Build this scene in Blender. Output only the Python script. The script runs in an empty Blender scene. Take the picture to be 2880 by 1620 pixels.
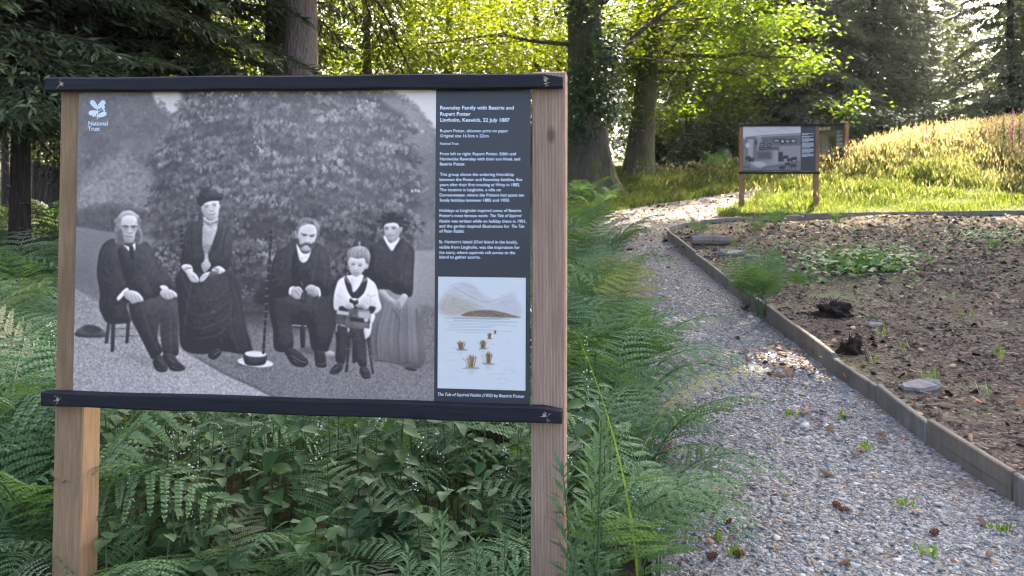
import bpy, math, random
import numpy as np
from mathutils import Vector, Matrix
R = math.radians
sc = bpy.context.scene
col = sc.collection
# ------------------------------------------------------------------ camera, sky, sun, exposure
CAMZ, FPX, HZ = 1.45, 878.0, 171.0           # eye height; focal length and horizon row for a 1024 x 576 frame
cd = bpy.data.cameras.new('camera'); cam = bpy.data.objects.new('camera', cd); col.objects.link(cam); sc.camera = cam
cam.location = (0, 0, CAMZ); cam.rotation_euler = (R(90), 0, 0)
cd.sensor_width = 36; cd.lens = 36*FPX/1024; cd.shift_y = (HZ-288)/1024; cd.clip_start = .05; cd.clip_end = 600
cd.dof.use_dof = True; cd.dof.focus_distance = 2.65; cd.dof.aperture_fstop = 8.5
SUN_AZ, SUN_EL = 28, 41                     # degrees: clockwise from the view direction; height
w = bpy.data.worlds.new('World'); sc.world = w; w.use_nodes = True
nt = w.node_tree; bg = nt.nodes['Background']; sky = nt.nodes.new('ShaderNodeTexSky')
sky.sky_type = 'NISHITA'; sky.sun_disc = False; sky.sun_elevation = R(SUN_EL); sky.sun_rotation = R(SUN_AZ); sky.air_density = .45; sky.dust_density = 6.; sky.ozone_density = 0.
nt.links.new(sky.outputs[0], bg.inputs[0]); bg.inputs[1].default_value = .15
ld = bpy.data.lights.new('sun', 'SUN'); sun = bpy.data.objects.new('sun', ld); col.objects.link(sun)
ld.energy = 4.1; ld.angle = R(.6); ld.color = (1, .87, .68)
sun.rotation_euler = (R(90-SUN_EL), 0, R(180-SUN_AZ))
sc.view_settings.view_transform = 'Standard'; sc.view_settings.look = 'None'; sc.view_settings.gamma = 1
sc.view_settings.exposure = 3.32; sc.view_settings.use_curve_mapping = False
sc.render.engine = 'CYCLES'; sc.cycles.use_denoising = True; sc.cycles.filter_width = 1.25
sc.cycles.max_bounces = 7; sc.cycles.diffuse_bounces = 4; sc.cycles.transmission_bounces = 5; sc.cycles.glossy_bounces = 2

# ------------------------------------------------------------------ helpers
rng = np.random.default_rng(7); random.seed(7)
def tag(o, label=None, cat=None, group=None, kind=None):
    if label: o['label'] = label
    if cat: o['category'] = cat
    if group: o['group'] = group
    if kind: o['kind'] = kind
    return o
def empty(name, loc=(0, 0, 0), rz=0.):
    o = bpy.data.objects.new(name, None); o.empty_display_size = .1; o.location = loc; o.rotation_euler = (0, 0, rz); col.objects.link(o); return o
def link(name, me, parent=None, loc=(0, 0, 0), rot=(0, 0, 0), s=1.):
    o = bpy.data.objects.new(name, me); col.objects.link(o); o.parent = parent; o.location = loc; o.rotation_euler = rot
    o.scale = (s, s, s) if np.isscalar(s) else s
    return o
def mesh(name, V, F, mat, smooth=False, colr=None, uv=None):
    """V (n,3); F: list of index lists, or an (m,k) array; colr (n,3) point colours"""
    me = bpy.data.meshes.new(name); V = np.asarray(V, np.float32)
    if isinstance(F, np.ndarray):
        m, k = F.shape; me.vertices.add(len(V)); me.vertices.foreach_set('co', V.ravel())
        me.loops.add(m*k); me.loops.foreach_set('vertex_index', F.astype(np.int32).ravel())
        me.polygons.add(m); me.polygons.foreach_set('loop_start', np.arange(0, m*k, k, dtype=np.int32)); me.polygons.foreach_set('loop_total', np.full(m, k, np.int32))
        me.update(calc_edges=True)
    else: me.from_pydata([tuple(map(float, v)) for v in V], [], [list(map(int, f)) for f in F]); me.update()
    if smooth: me.polygons.foreach_set('use_smooth', np.ones(len(me.polygons), bool))
    if colr is not None:
        a = me.color_attributes.new('col', 'FLOAT_COLOR', 'POINT'); c = np.ones((len(V), 4), np.float32); c[:, :3] = colr; a.data.foreach_set('color', c.ravel())
    if uv is not None:
        l = me.uv_layers.new(name='UVMap'); idx = np.empty(len(me.loops), np.int32); me.loops.foreach_get('vertex_index', idx); l.data.foreach_set('uv', np.asarray(uv, np.float32)[idx].ravel())
    me.materials.append(mat); return me
class MB:
    """collects pieces into one mesh"""
    def __init__(s): s.V = []; s.F = []
    def add(s, V, F):
        n = len(s.V); s.V += [tuple(v) for v in V]; s.F += [[i+n for i in f] for f in F]; return s
    def box(s, a, b, bev=0.):
        (x0, y0, z0), (x1, y1, z1) = a, b
        if bev <= 0: return s.add([(x0, y0, z0), (x1, y0, z0), (x1, y1, z0), (x0, y1, z0), (x0, y0, z1), (x1, y0, z1), (x1, y1, z1), (x0, y1, z1)], [(3, 2, 1, 0), (4, 5, 6, 7), (0, 1, 5, 4), (1, 2, 6, 5), (2, 3, 7, 6), (3, 0, 4, 7)])
        c = [(.5*(x0+x1), .5*(y0+y1), .5*(z0+z1))]; h = ((x1-x0)/2, (y1-y0)/2, (z1-z0)/2); V = []; ix = {}
        for sx in (-1, 1):
            for sy in (-1, 1):
                for sz in (-1, 1):
                    for ax in range(3):
                        p = [h[0]*sx, h[1]*sy, h[2]*sz]
                        for k in range(3):
                            if k != ax: p[k] -= bev*(sx, sy, sz)[k]
                        ix[(sx, sy, sz, ax)] = len(V); V.append(tuple(c[0][k]+p[k] for k in range(3)))
        F = []
        for ax in range(3):
            o = [k for k in range(3) if k != ax]
            for sg in (-1, 1):
                f = []
                for (p, q) in ((-1, -1), (1, -1), (1, 1), (-1, 1)):
                    t = [0, 0, 0]; t[ax] = sg; t[o[0]] = p; t[o[1]] = q; f.append(ix[(*t, ax)])
                F.append(f)
            for p in (-1, 1):
                for q in (-1, 1):
                    def k(e, a_):
                        t = [0, 0, 0]; t[ax] = e; t[o[0]] = p; t[o[1]] = q; return ix[(*t, a_)]
                    F.append([k(-1, o[0]), k(1, o[0]), k(1, o[1]), k(-1, o[1])])
        for sx in (-1, 1):
            for sy in (-1, 1):
                for sz in (-1, 1): F.append([ix[(sx, sy, sz, a_)] for a_ in range(3)])
        return s.add(V, F)
    def tube(s, P, rad, n=8, cap=True):
        V, F = tube(P, rad, n, cap); return s.add(V, F)
    def me(s, name, mat, smooth=False): return mesh(name, s.V, s.F, mat, smooth)
def tube(P, rad, n=8, cap=True, flute=None):
    P = [Vector(p) for p in P]; V = []; F = []; m = len(P); rad = [rad]*m if np.isscalar(rad) else rad
    ref = Vector((.3, .9, .1)) if abs((P[-1]-P[0]).normalized().z) > .8 else Vector((0, 0, 1))
    for i in range(m):
        t = (P[min(i+1, m-1)]-P[max(i-1, 0)]).normalized(); a = t.cross(ref).normalized(); b = a.cross(t)
        for j in range(n):
            an = 2*math.pi*j/n; r = rad[i]*(flute(i/(m-1), an) if flute else 1); V.append(P[i]+(a*math.cos(an)+b*math.sin(an))*r)
    for i in range(m-1):
        for j in range(n): k = (j+1) % n; F.append([i*n+j, i*n+k, (i+1)*n+k, (i+1)*n+j])
    if cap: F.append(list(range(n))[::-1]); F.append([(m-1)*n+j for j in range(n)])
    return V, F
# ------------------------------------------------------------------ materials
def mat(name, base, rough=.8, spec=.3):
    m = bpy.data.materials.new(name); m.use_nodes = True; b = m.node_tree.nodes['Principled BSDF']
    b.inputs['Base Color'].default_value = (*base, 1); b.inputs['Roughness'].default_value = rough; b.inputs['Specular IOR Level'].default_value = spec
    return m
class N:
    """tiny node helper"""
    def __init__(s, m): s.m = m; s.t = m.node_tree; s.b = s.t.nodes['Principled BSDF']
    def n(s, ty, **k):
        x = s.t.nodes.new(ty)
        for a, v in k.items(): setattr(x, a, v)
        return x
    def l(s, a, b): s.t.links.new(a, b)
    def co(s, scale=(1, 1, 1), src='Object'):
        c = s.n('ShaderNodeTexCoord'); p = s.n('ShaderNodeMapping'); p.inputs['Scale'].default_value = scale; s.l(c.outputs[src], p.inputs[0]); return p.outputs[0]
    def noise(s, v, sc_, det=4, rough=.6, dist=0.):
        x = s.n('ShaderNodeTexNoise'); x.inputs['Scale'].default_value = sc_; x.inputs['Detail'].default_value = det; x.inputs['Roughness'].default_value = rough; x.inputs['Distortion'].default_value = dist; s.l(v, x.inputs['Vector']); return x.outputs['Fac']
    def vor(s, v, sc_, out='Color', feat='F1'):
        x = s.n('ShaderNodeTexVoronoi'); x.feature = feat; x.inputs['Scale'].default_value = sc_; s.l(v, x.inputs['Vector']); return x.outputs[out]
    def ramp(s, f, stops):
        x = s.n('ShaderNodeValToRGB'); e = x.color_ramp.elements
        while len(e) < len(stops): e.new(.5)
        for el, (p, c) in zip(e, stops): el.position = p; el.color = (*c, 1)
        s.l(f, x.inputs[0]); return x.outputs[0]
    def mix(s, f, a, b, mode='MIX'):
        x = s.n('ShaderNodeMix'); x.data_type = 'RGBA'; x.blend_type = mode
        for v, i in ((f, 0), (a, 6), (b, 7)):
            if hasattr(v, 'links'): s.l(v, x.inputs[i])
            else: x.inputs[i].default_value = v if i == 0 else (*v, 1)
        return x.outputs[2]
    def math(s, op, a, b=0.):
        x = s.n('ShaderNodeMath', operation=op)
        for v, i in ((a, 0), (b, 1)):
            if hasattr(v, 'links'): s.l(v, x.inputs[i])
            else: x.inputs[i].default_value = v
        return x.outputs[0]
    def bump(s, h, st, dist=.01):
        x = s.n('ShaderNodeBump'); x.inputs['Strength'].default_value = st; x.inputs['Distance'].default_value = dist; s.l(h, x.inputs['Height']); s.l(x.outputs[0], s.b.inputs['Normal'])
    def base(s, c): s.l(c, s.b.inputs['Base Color'])
def leafmat(name, c1, c2, trans=.45, rough=.45, attr=False, gloss=.25, tcol=None):
    """leaf: diffuse + translucent + a little gloss; colour varies by object and along noise, or comes from the point colours"""
    m = bpy.data.materials.new(name); m.use_nodes = True; k = N(m); t = m.node_tree; t.nodes.remove(k.b); out = t.nodes['Material Output']
    if attr: a = k.n('ShaderNodeAttribute', attribute_name='col'); c = a.outputs['Color']
    else:
        oi = k.n('ShaderNodeObjectInfo'); ns = k.noise(k.co(), 9, 2); f = k.math('ADD', k.math('MULTIPLY', oi.outputs['Random'], .6), k.math('MULTIPLY', ns, .4)); c = k.mix(f, c1, c2)
    d = k.n('ShaderNodeBsdfDiffuse'); tr = k.n('ShaderNodeBsdfTranslucent'); g = k.n('ShaderNodeBsdfGlossy'); g.inputs['Roughness'].default_value = rough; g.inputs['Color'].default_value = (.9, .95, 1, 1)
    tc = k.mix(1., c, tcol or (1.5, 1.35, .5), 'MULTIPLY'); k.l(c, d.inputs[0]); k.l(tc, tr.inputs[0])
    m1 = k.n('ShaderNodeMixShader'); m1.inputs[0].default_value = trans; k.l(d.outputs[0], m1.inputs[1]); k.l(tr.outputs[0], m1.inputs[2])
    lw = k.n('ShaderNodeFresnel'); lw.inputs[0].default_value = 1.4; fg = k.math('MINIMUM', k.math('MULTIPLY', lw.outputs[0], gloss*4), gloss)
    m2 = k.n('ShaderNodeMixShader'); k.l(fg, m2.inputs[0]); k.l(m1.outputs[0], m2.inputs[1]); k.l(g.outputs[0], m2.inputs[2]); k.l(m2.outputs[0], out.inputs[0])
    return m
M = {}
def wood(name, c1, c2, ribs=0., knots=True):
    m = mat(name, c1, .82, .2); k = N(m); v = k.co((1, 1, 1)); vs = k.co((9, 9, .55))
    g = k.noise(vs, 9, 6, .65, .6); fine = k.noise(k.co((60, 60, 1.2)), 7, 3); big = k.noise(k.co((4, 4, 1.5)), 2.5, 3)
    c = k.mix(k.ramp(g, [(.32, (0, 0, 0)), (.68, (1, 1, 1))]), c1, c2)
    c = k.mix(k.math('MULTIPLY', k.ramp(fine, [(.42, (1, 1, 1)), (.56, (0, 0, 0))]), .45), c, tuple(x*.45 for x in c1)); c = k.mix(k.math('MULTIPLY', big, .5), c, tuple(x*.72 for x in c2))
    if ribs:
        x = k.n('ShaderNodeSeparateXYZ'); k.l(v, x.inputs[0]); warp = k.math('MULTIPLY', k.noise(k.co((6, 6, .7)), 3, 2), 3.2)
        wv = k.math('SINE', k.math('ADD', k.math('MULTIPLY', x.outputs[0], ribs), warp)); h = k.math('ADD', k.math('MULTIPLY', wv, .5), k.math('MULTIPLY', fine, .8))
        c = k.mix(k.math('MULTIPLY', k.ramp(wv, [(.0, (1, 1, 1)), (.55, (0, 0, 0))]), .5), c, tuple(q*.42 for q in c1)); k.bump(h, .7, .003)
    else: k.bump(k.math('ADD', g, fine), .35, .003)
    if knots:
        kv = k.n('ShaderNodeTexVoronoi'); kv.inputs['Scale'].default_value = 5.; k.l(k.co((1.6, 1.6, .8)), kv.inputs['Vector']); kd = k.ramp(kv.outputs['Distance'], [(.05, (1, 1, 1)), (.13, (0, 0, 0))]); c = k.mix(k.math('MULTIPLY', kd, .8), c, tuple(x*.22 for x in c1))
        st_ = k.noise(k.co((3, 3, .6)), 2.2, 4, .6); c = k.mix(k.ramp(st_, [(.5, (0, 0, 0)), (.68, (.55, .55, .55))]), c, (c1[0]*.45, c1[1]*.50, c1[2]*.55)); c = k.mix(k.ramp(k.noise(k.co((2, 2, 1.2)), 3.1, 3), [(.58, (0, 0, 0)), (.75, (.5, .5, .5))]), c, (c2[0]*1.1, c2[1]*.85, c2[2]*.65))
    k.base(c); return m
M['post_tan'] = wood('post_tan', (.24, .145, .075), (.36, .23, .125)); M['post_ribbed'] = wood('post_ribbed', (.40, .255, .165), (.56, .395, .275), 1500.)
M['post_far'] = wood('post_far', (.23, .12, .065), (.33, .185, .105))
m = M['rail'] = mat('rail', (.011, .012, .017), .62, .2); k = N(m); g = k.noise(k.co((1.2, 14, 14)), 6, 5, .7, .4); dust = k.noise(k.co((3, 10, 10)), 7, 5, .8)
k.base(k.mix(k.ramp(dust, [(.62, (0, 0, 0)), (.85, (.35, .35, .35))]), k.ramp(g, [(.3, (.007, .0075, .010)), (.75, (.020, .0205, .024))]), (.14, .135, .125))); k.bump(g, .35, .002)
M['splinter'] = mat('splinter', (.36, .29, .21), .85); M['board_back'] = mat('board_back', (.035, .036, .038), .45, .4)
m = M['dark_panel'] = mat('dark_panel', (.030, .031, .034), .38, .45); k = N(m); ns = k.noise(k.co(), 5, 4); k.base(k.mix(ns, (.024, .025, .028), (.040, .042, .046))); k.l(k.ramp(ns, [(.3, (.30, .30, .30)), (.7, (.46, .46, .46))]), k.b.inputs['Roughness'])
M['ink_white'] = mat('ink_white', (.72, .80, .86), .5, .3)
# ------------------------------------------------------------------ lie of the land
def prof(y): return np.interp(y, [-40, 4, 13, 17.5, 21, 26, 32, 60, 160], [0, 0, .46, .69, .88, 1.24, 1.52, 2.1, 3.2])
def ground(x, y):
    x = np.asarray(x, float); y = np.asarray(y, float)
    z = prof(y)+1.2*np.exp(-(((x-17)/7.6)**2+((y-23)/4.8)**2))+.40*np.exp(-(((x-9.8)/2.2)**2+((y-21.5)/2.2)**2)); far = np.clip((y-16)/10, 0, 1)
    return z+far*.10*np.sin(x*.7+1)*np.sin(y*.5)
def gz(x, y): return float(ground(x, y))
def at(u, v, up=0.):
    """the point of the ground that a level eye at 1.45 m sees at a given bearing and dip (frame units)"""
    tx, tv = (u-512)/FPX, (v-HZ)/FPX; ys = np.linspace(1., 70, 7000); h = CAMZ-tv*ys-ground(tx*ys, ys)-up
    i = np.argmax(h < 0) if (h < 0).any() else len(ys)-1; y = ys[i]
    return np.array([tx*y, y, float(ground(tx*y, y))])
def inside(P, poly):
    x, y = P[:, 0], P[:, 1]; r = np.zeros(len(P), bool); q = np.asarray(poly)[:, :2]
    for (ax, ay), (bx, by) in zip(q, np.roll(q, -1, 0)):
        if ay == by: continue
        c = (y >= min(ay, by)) & (y < max(ay, by)); r ^= c & (x < ax+(y-ay)*(bx-ax)/(by-ay))
    return r
# ------------------------------------------------------------------ flat prints, painted in numpy
class Paint:
    """a small raster: greyscale print painted with polygons, ovals, lines and spray strokes (flat print on a board)"""
    def __init__(s, x0, y0, x1, y1, k=1.0, base=.4, seed=3):
        s.x0, s.y0, s.k = x0, y0, k
        s.W, s.H = int((x1-x0)*k), int((y1-y0)*k)
        s.c = np.full((s.H, s.W), base, np.float32)
        s.r = np.random.default_rng(seed)
        s.T = (0, 0, 1)
    def z(s, ox, oy, sc): s.T = (ox, oy, sc)
    def P(s, pts):
        p = np.asarray(pts, np.float64)
        ox, oy, sc = s.T
        return np.c_[(ox+p[:, 0]/sc-s.x0)*s.k, (oy+p[:, 1]/sc-s.y0)*s.k]
    @staticmethod
    def smooth(p, n=5, closed=True):
        if closed: a, b, c, d = np.roll(p, 1, 0), p, np.roll(p, -1, 0), np.roll(p, -2, 0)
        else:
            q = np.vstack([2*p[0]-p[1], p, 2*p[-1]-p[-2]]); a, b, c, d = q[:-3], q[1:-2], q[2:-1], q[3:]
        out = []
        for t in np.linspace(0, 1, n, endpoint=False):
            out.append(.5*((2*b)+(-a+c)*t+(2*a-5*b+4*c-d)*t*t+(-a+3*b-3*c+d)*t**3))
        o = np.stack(out, 1).reshape(-1, 2)
        return o if closed else np.vstack([o, p[-1]])
    @staticmethod
    def blur(a, sig):
        if sig < .3: return a
        n = int(3*sig)+1; w = np.exp(-.5*(np.arange(-n, n+1)/sig)**2); w /= w.sum()
        p = np.pad(a, ((n, n), (0, 0)), 'edge'); o = sum(w[i]*p[i:i+a.shape[0]] for i in range(2*n+1))
        p = np.pad(o, ((0, 0), (n, n)), 'edge'); return sum(w[i]*p[:, i:i+a.shape[1]] for i in range(2*n+1)).astype(np.float32)
    def noise(s, sx, sy=None, oct=3):
        sy = sy or sx; out = np.zeros((s.H, s.W), np.float32); amp = 1; tot = 0
        for o in range(oct):
            gh, gw = int(s.H/sy)+3, int(s.W/sx)+3
            g = s.r.random((gh, gw)).astype(np.float32)
            yy = np.arange(s.H)/sy; xx = np.arange(s.W)/sx
            iy, ix = yy.astype(int), xx.astype(int); fy, fx = (yy-iy)[:, None], (xx-ix)[None]
            fy, fx = fy*fy*(3-2*fy), fx*fx*(3-2*fx)
            v = (g[iy][:, ix]*(1-fx)+g[iy][:, ix+1]*fx)*(1-fy)+(g[iy+1][:, ix]*(1-fx)+g[iy+1][:, ix+1]*fx)*fy
            out += amp*v; tot += amp; amp *= .55; sx = max(sx*.5, 1); sy = max(sy*.5, 1)
        return (out/tot-.5)*2
    def box(s, p, m):
        a = np.floor(p.min(0)-m).astype(int); b = np.ceil(p.max(0)+m).astype(int)
        return max(a[0], 0), max(a[1], 0), min(b[0], s.W), min(b[1], s.H)
    def mask(s, pts, soft=.7, sm=True):
        p = s.P(pts)
        if sm: p = s.smooth(p)
        m = 3*soft+2; xa, ya, xb, yb = s.box(p, m)
        if xb <= xa or yb <= ya: return None
        ss = 2; Y, X = np.mgrid[ya:yb:1/ss, xa:xb:1/ss]; X = X+.25; Y = Y+.25
        ins = np.zeros(X.shape, bool); q = np.roll(p, -1, 0)
        for (ax, ay), (bx, by) in zip(p, q):
            if ay == by: continue
            c = (Y >= min(ay, by)) & (Y < max(ay, by)); c &= X < ax+(Y-ay)*(bx-ax)/(by-ay); ins ^= c
        h, w = yb-ya, xb-xa
        a = ins[:h*ss, :w*ss].reshape(h, ss, w, ss).mean((1, 3)).astype(np.float32)
        return xa, ya, xb, yb, s.blur(a, soft*s.k)
    def poly(s, pts, v, soft=.7, a=1., sm=True, tex=None, ta=0., grad=None):
        r = s.mask(pts, soft, sm)
        if r is None: return
        xa, ya, xb, yb, m = r; c = s.c[ya:yb, xa:xb]
        val = np.full(m.shape, v, np.float32)
        if grad: # (dx,dy): change of value across the box
            gy, gx = np.mgrid[0:1:m.shape[0]*1j, 0:1:m.shape[1]*1j]; val = val+grad[0]*(gx-.5)+grad[1]*(gy-.5)
        if soft <= 1.2 and sm and m.size > 60: # rounded tone: soft light from the upper right, darker rims
            sg = max(1.2, .16*math.sqrt(float(m.sum()))); b = s.blur(m, sg); gy_, gx_ = np.gradient(b); am = (.16 if v < .3 else .20 if v > .5 else .16)
            val = val+am*np.clip((-gx_*.55+gy_*.85)*sg*1.6, -.8, .8)+(.05 if v < .3 else .04)*(b-.75)
        if tex is not None: val = val+ta*tex[ya:yb, xa:xb]
        c += (val-c)*m*a
    def ell(s, x, y, rx, ry, v, soft=.7, a=1., rot=0., **k):
        t = np.linspace(0, 2*np.pi, 25)[:-1]; c, d = np.cos(rot), np.sin(rot)
        u, w = rx*np.cos(t), ry*np.sin(t)
        s.poly(np.c_[x+c*u-d*w, y+d*u+c*w], v, soft, a, False, **k)
    def line(s, pts, w, v, soft=.5, a=1., sm=True):
        p = s.P(pts)
        if sm and len(p) > 2: p = s.smooth(p, 5, False)
        w = max(w/s.T[2], .9)*s.k*.5; soft = soft if s.T[2] < 2 else soft*.62; xa, ya, xb, yb = s.box(p, w+3*soft+2)
        if xb <= xa or yb <= ya: return
        Y, X = np.mgrid[ya:yb, xa:xb]; X = X+.5; Y = Y+.5; D = np.full(X.shape, 1e9)
        for (ax, ay), (bx, by) in zip(p[:-1], p[1:]):
            dx, dy = bx-ax, by-ay; L = dx*dx+dy*dy+1e-9
            t = np.clip(((X-ax)*dx+(Y-ay)*dy)/L, 0, 1); D = np.minimum(D, np.hypot(X-ax-t*dx, Y-ay-t*dy))
        m = np.clip((w-D)/max(soft*s.k, .4)+.5, 0, 1).astype(np.float32)*a
        c = s.c[ya:yb, xa:xb]; c += (v-c)*m
    def sprays(s, base, ang, L, val, fingers=7, spread=1.3, curl=.6, alpha=.7, blur=.5):
        """drooping fans of short strokes; base (n,2) in canvas px"""
        n = len(base); r = s.r; K = 14
        f = np.linspace(-1, 1, fingers)[None, :, None]; t = np.linspace(0, 1, K)[None, None, :]
        start = .55*np.abs(f)**.8*0+.45*(1-np.abs(f))
        a = ang[:, None, None]+f*spread*.5*(.6+.4*t)+r.normal(0, .12, (n, fingers, 1))
        LL = L[:, None, None]*(1-.35*np.abs(f))*r.uniform(.7, 1.2, (n, fingers, 1))
        x = base[:, 0, None, None]+np.cos(a)*LL*t; y = base[:, 1, None, None]+np.sin(a)*LL*t+curl*LL*t*t*.5
        v = val[:, None, None]*(.8+.4*r.random((n, fingers, 1)))*(.75+.35*t)
        x, y, v = [q.ravel() for q in np.broadcast_arrays(x, y, v)]
        ix, iy = x.astype(int), y.astype(int); ok = (ix >= 0) & (ix < s.W) & (iy >= 0) & (iy < s.H)
        ix, iy, v = ix[ok], iy[ok], v[ok]
        if len(ix) == 0: return
        xa, ya, xb, yb = max(ix.min()-4, 0), max(iy.min()-4, 0), min(ix.max()+5, s.W), min(iy.max()+5, s.H)
        lay = np.zeros((yb-ya, xb-xa), np.float32); np.maximum.at(lay, (iy-ya, ix-xa), v.astype(np.float32))
        cov = (lay > 0).astype(np.float32)
        lb, cb = s.blur(lay, blur), s.blur(cov, blur)
        m = np.clip(cb*1.5, 0, 1)*alpha; c = s.c[ya:yb, xa:xb]; c += (lb/np.maximum(cb, 1e-3)-c)*m

def paint_portrait():
    q = Paint(196, 240, 1240, 1152, 1.0, .40, 11); r = q.r
    q.z(0, 0, 1); Y, X = np.mgrid[0:q.H, 0:q.W]; X = X+196.; Y = Y+240.
    n1, n2, n3, ng = q.noise(70, 60, 4), q.noise(24, 20, 3), q.noise(9, 8, 2), q.noise(2.2, 2.2, 2)
    # soft woodland behind, left
    q.c[:] = .335+.05*n1+.025*n2+.03*n3
    q.poly([(196, 240), (445, 240), (450, 300), (480, 330), (440, 420), (330, 440), (196, 430)], .345, 12, .8, tex=n2, ta=.05)
    q.poly([(215, 560), (240, 490), (290, 455), (330, 440), (350, 400), (372, 405), (385, 450), (430, 490), (460, 560), (455, 620), (380, 600), (300, 570), (240, 590)], .455, 8, .85, tex=n3, ta=.08)
    q.poly([(220, 540), (300, 500), (420, 520), (440, 570), (340, 560), (230, 600)], .50, 8, .5, tex=n3, ta=.09)
    q.poly([(205, 600), (300, 575), (400, 590), (470, 600), (440, 655), (330, 652), (205, 640)], .25, 7, .9, tex=n2, ta=.06)
    q.poly([(400, 640), (420, 580), (450, 560), (470, 620), (460, 680), (400, 672)], .43, 6, .6, tex=n3, ta=.06)
    for cnt, ya_, yb_, xb_, lo, hi in ((900, 250, 460, 470, .30, .42), (900, 430, 600, 470, .38, .56), (300, 570, 650, 450, .2, .34)):
        p = np.c_[r.uniform(200, xb_, cnt), r.uniform(ya_, yb_, cnt)]; ii = (p-[196, 240]).astype(int); tone = q.c[ii[:, 1], ii[:, 0]]
        q.sprays(p-[196, 240], r.uniform(0, 6.3, cnt), r.uniform(4, 9, cnt), tone+r.uniform(-.07, .10, cnt), 4, 2.2, .2, .55, 1.1)
    for i in range(16): # thin upright stems in the shade
        x = r.uniform(300, 450); q.line([(x, 585), (x+r.normal(0, 5), 650)], 2.5, .38+.1*r.random(), 1.5, .4)
    # pale sky gaps
    q.poly([(438, 250), (566, 250), (560, 285), (524, 306), (482, 320), (455, 306), (441, 290)], .73, 3.5, 1)
    q.poly([(950, 240), (1240, 240), (1240, 385), (1222, 372), (1195, 335), (1150, 290), (1105, 274), (1020, 266)], .76, 7, 1, grad=(.02, -.04))
    q.poly([(1040, 262), (1110, 276), (1160, 296), (1200, 345), (1226, 395), (1240, 600), (1150, 640), (1090, 480), (1030, 340)], .47, 8, .95, tex=n2, ta=.05, grad=(-.05, -.16))
    q.poly([(1150, 470), (1240, 440), (1240, 640), (1150, 660)], .36, 14, .8, tex=n3, ta=.05)
    q.poly([(1140, 640), (1240, 610), (1240, 706), (1140, 706)], .42, 7, .8, tex=n3, ta=.06)
    p = np.c_[r.uniform(1060, 1236, 900), r.uniform(300, 700, 900)]; ii = (p-[196, 240]).astype(int); tone = q.c[ii[:, 1], ii[:, 0]]; kk = tone < .62
    q.sprays(p[kk]-[196, 240], r.uniform(0, 6.3, kk.sum()), r.uniform(4, 9, kk.sum()), tone[kk]+r.uniform(-.05, .06, kk.sum()), 4, 2.2, .2, .5, 1.2)
    # lawns
    q.poly([(190, 634), (315, 653), (412, 671), (520, 681), (560, 760), (560, 900), (190, 900)], .405, 2, 1, sm=False, tex=ng, ta=.035, grad=(.02, -.06))
    q.poly([(190, 740), (300, 760), (400, 800), (400, 900), (190, 900)], .35, 18, .7, tex=ng, ta=.05)
    q.poly([(1130, 706), (1240, 704), (1240, 900), (1130, 900)], .50, 3, 1, sm=False, tex=ng, ta=.05, grad=(0, -.08))
    q.poly([(190, 860), (1240, 860), (1240, 1160), (190, 1160)], .40, 8, 1, sm=False, tex=ng, ta=.13, grad=(.0, .05))
    # conifer body and its sprays
    con = [(563, 232), (513, 298), (480, 372), (442, 408), (433, 452), (437, 520), (447, 600), (440, 662), (436, 720), (450, 800), (520, 880), (620, 890), (720, 880), (840, 905), (950, 880), (1060, 880),
           (1130, 800), (1150, 690), (1172, 590), (1165, 500), (1172, 440), (1130, 380), (1142, 330), (1095, 300), (1060, 262), (1050, 232)]
    q.poly(con, .265, 7, .97, tex=n2, ta=.07)
    q.poly([(700, 240), (1010, 262), (1100, 330), (1140, 480), (1120, 600), (980, 560), (860, 480), (760, 420), (650, 330), (600, 250)], .37, 26, .8, tex=n2, ta=.05)
    q.poly([(560, 520), (640, 560), (760, 560), (900, 640), (1000, 640), (1080, 700), (1040, 850), (560, 850)], .19, 22, .8, tex=n2, ta=.05)
    M = np.zeros_like(q.c); m = q.mask(con, 4); M[m[1]:m[3], m[0]:m[2]] = m[4]
    bo = np.c_[r.uniform(430, 1165, 900), r.uniform(235, 860, 900)]; bi = np.clip(bo-[196, 240], 0, [q.W-1, q.H-1]).astype(int); bo = bo[M[bi[:, 1], bi[:, 0]] > .45]
    bo = bo[:640]; bo = bo[np.argsort(bo[:, 1]+r.normal(0, 60, len(bo)))]
    for (x, y) in bo: # each bough: dark beneath, sprays hanging over its edge
        sd = np.clip((x-800)/330, -1, 1); w = r.uniform(22, 46); dk = .27+.10*np.clip((x-560)/500, -.5, 1)*np.clip((640-y)/300, -1, 1)-.08*np.clip((y-560)/200, 0, 1)
        q.ell(x, y+14, w*.9, 13, dk-.09, 5, .6, sd*.4)
        k = 26; u = r.uniform(-1, 1, k); p = np.c_[x+u*w, y+sd*u*w*.4+8*u*u+r.normal(0, 5, k)]
        v = dk+r.uniform(.0, .20, k)+.075*r.normal()
        q.sprays(p-[196, 240], np.pi/2-sd*.5-u*.8+r.normal(0, .3, k), r.uniform(7, 17, k), np.clip(v, .12, .72), 5, 1.3, .5, .85, .6)
    for i in range(46): # deep gaps between the boughs
        x, y = r.uniform(470, 1120), r.uniform(330, 720); q.ell(x, y, r.uniform(14, 40), r.uniform(6, 16), .20+.08*np.clip((x-700)/400, 0, 1), 6, .55, r.normal(0, .4))
    for i in range(70): # sky sparkles through the branches
        x, y = (r.uniform(570, 690), r.uniform(262, 300)) if i < 30 else (r.normal(580, 18), r.normal(330, 10)) if i < 40 else (r.normal(722, 10), r.normal(408, 14)) if i < 52 else (r.normal(1035, 22), r.normal(292, 12))
        q.ell(x, y, r.uniform(1, 2.6), r.uniform(1.5, 5), r.uniform(.6, .8), .6, .8, r.normal(0, .5))
    for x, y in ((1160, 538), (1170, 536), (1178, 538)): q.ell(x, y, 3.2, 4.5, .74, .8, .9)
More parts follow.
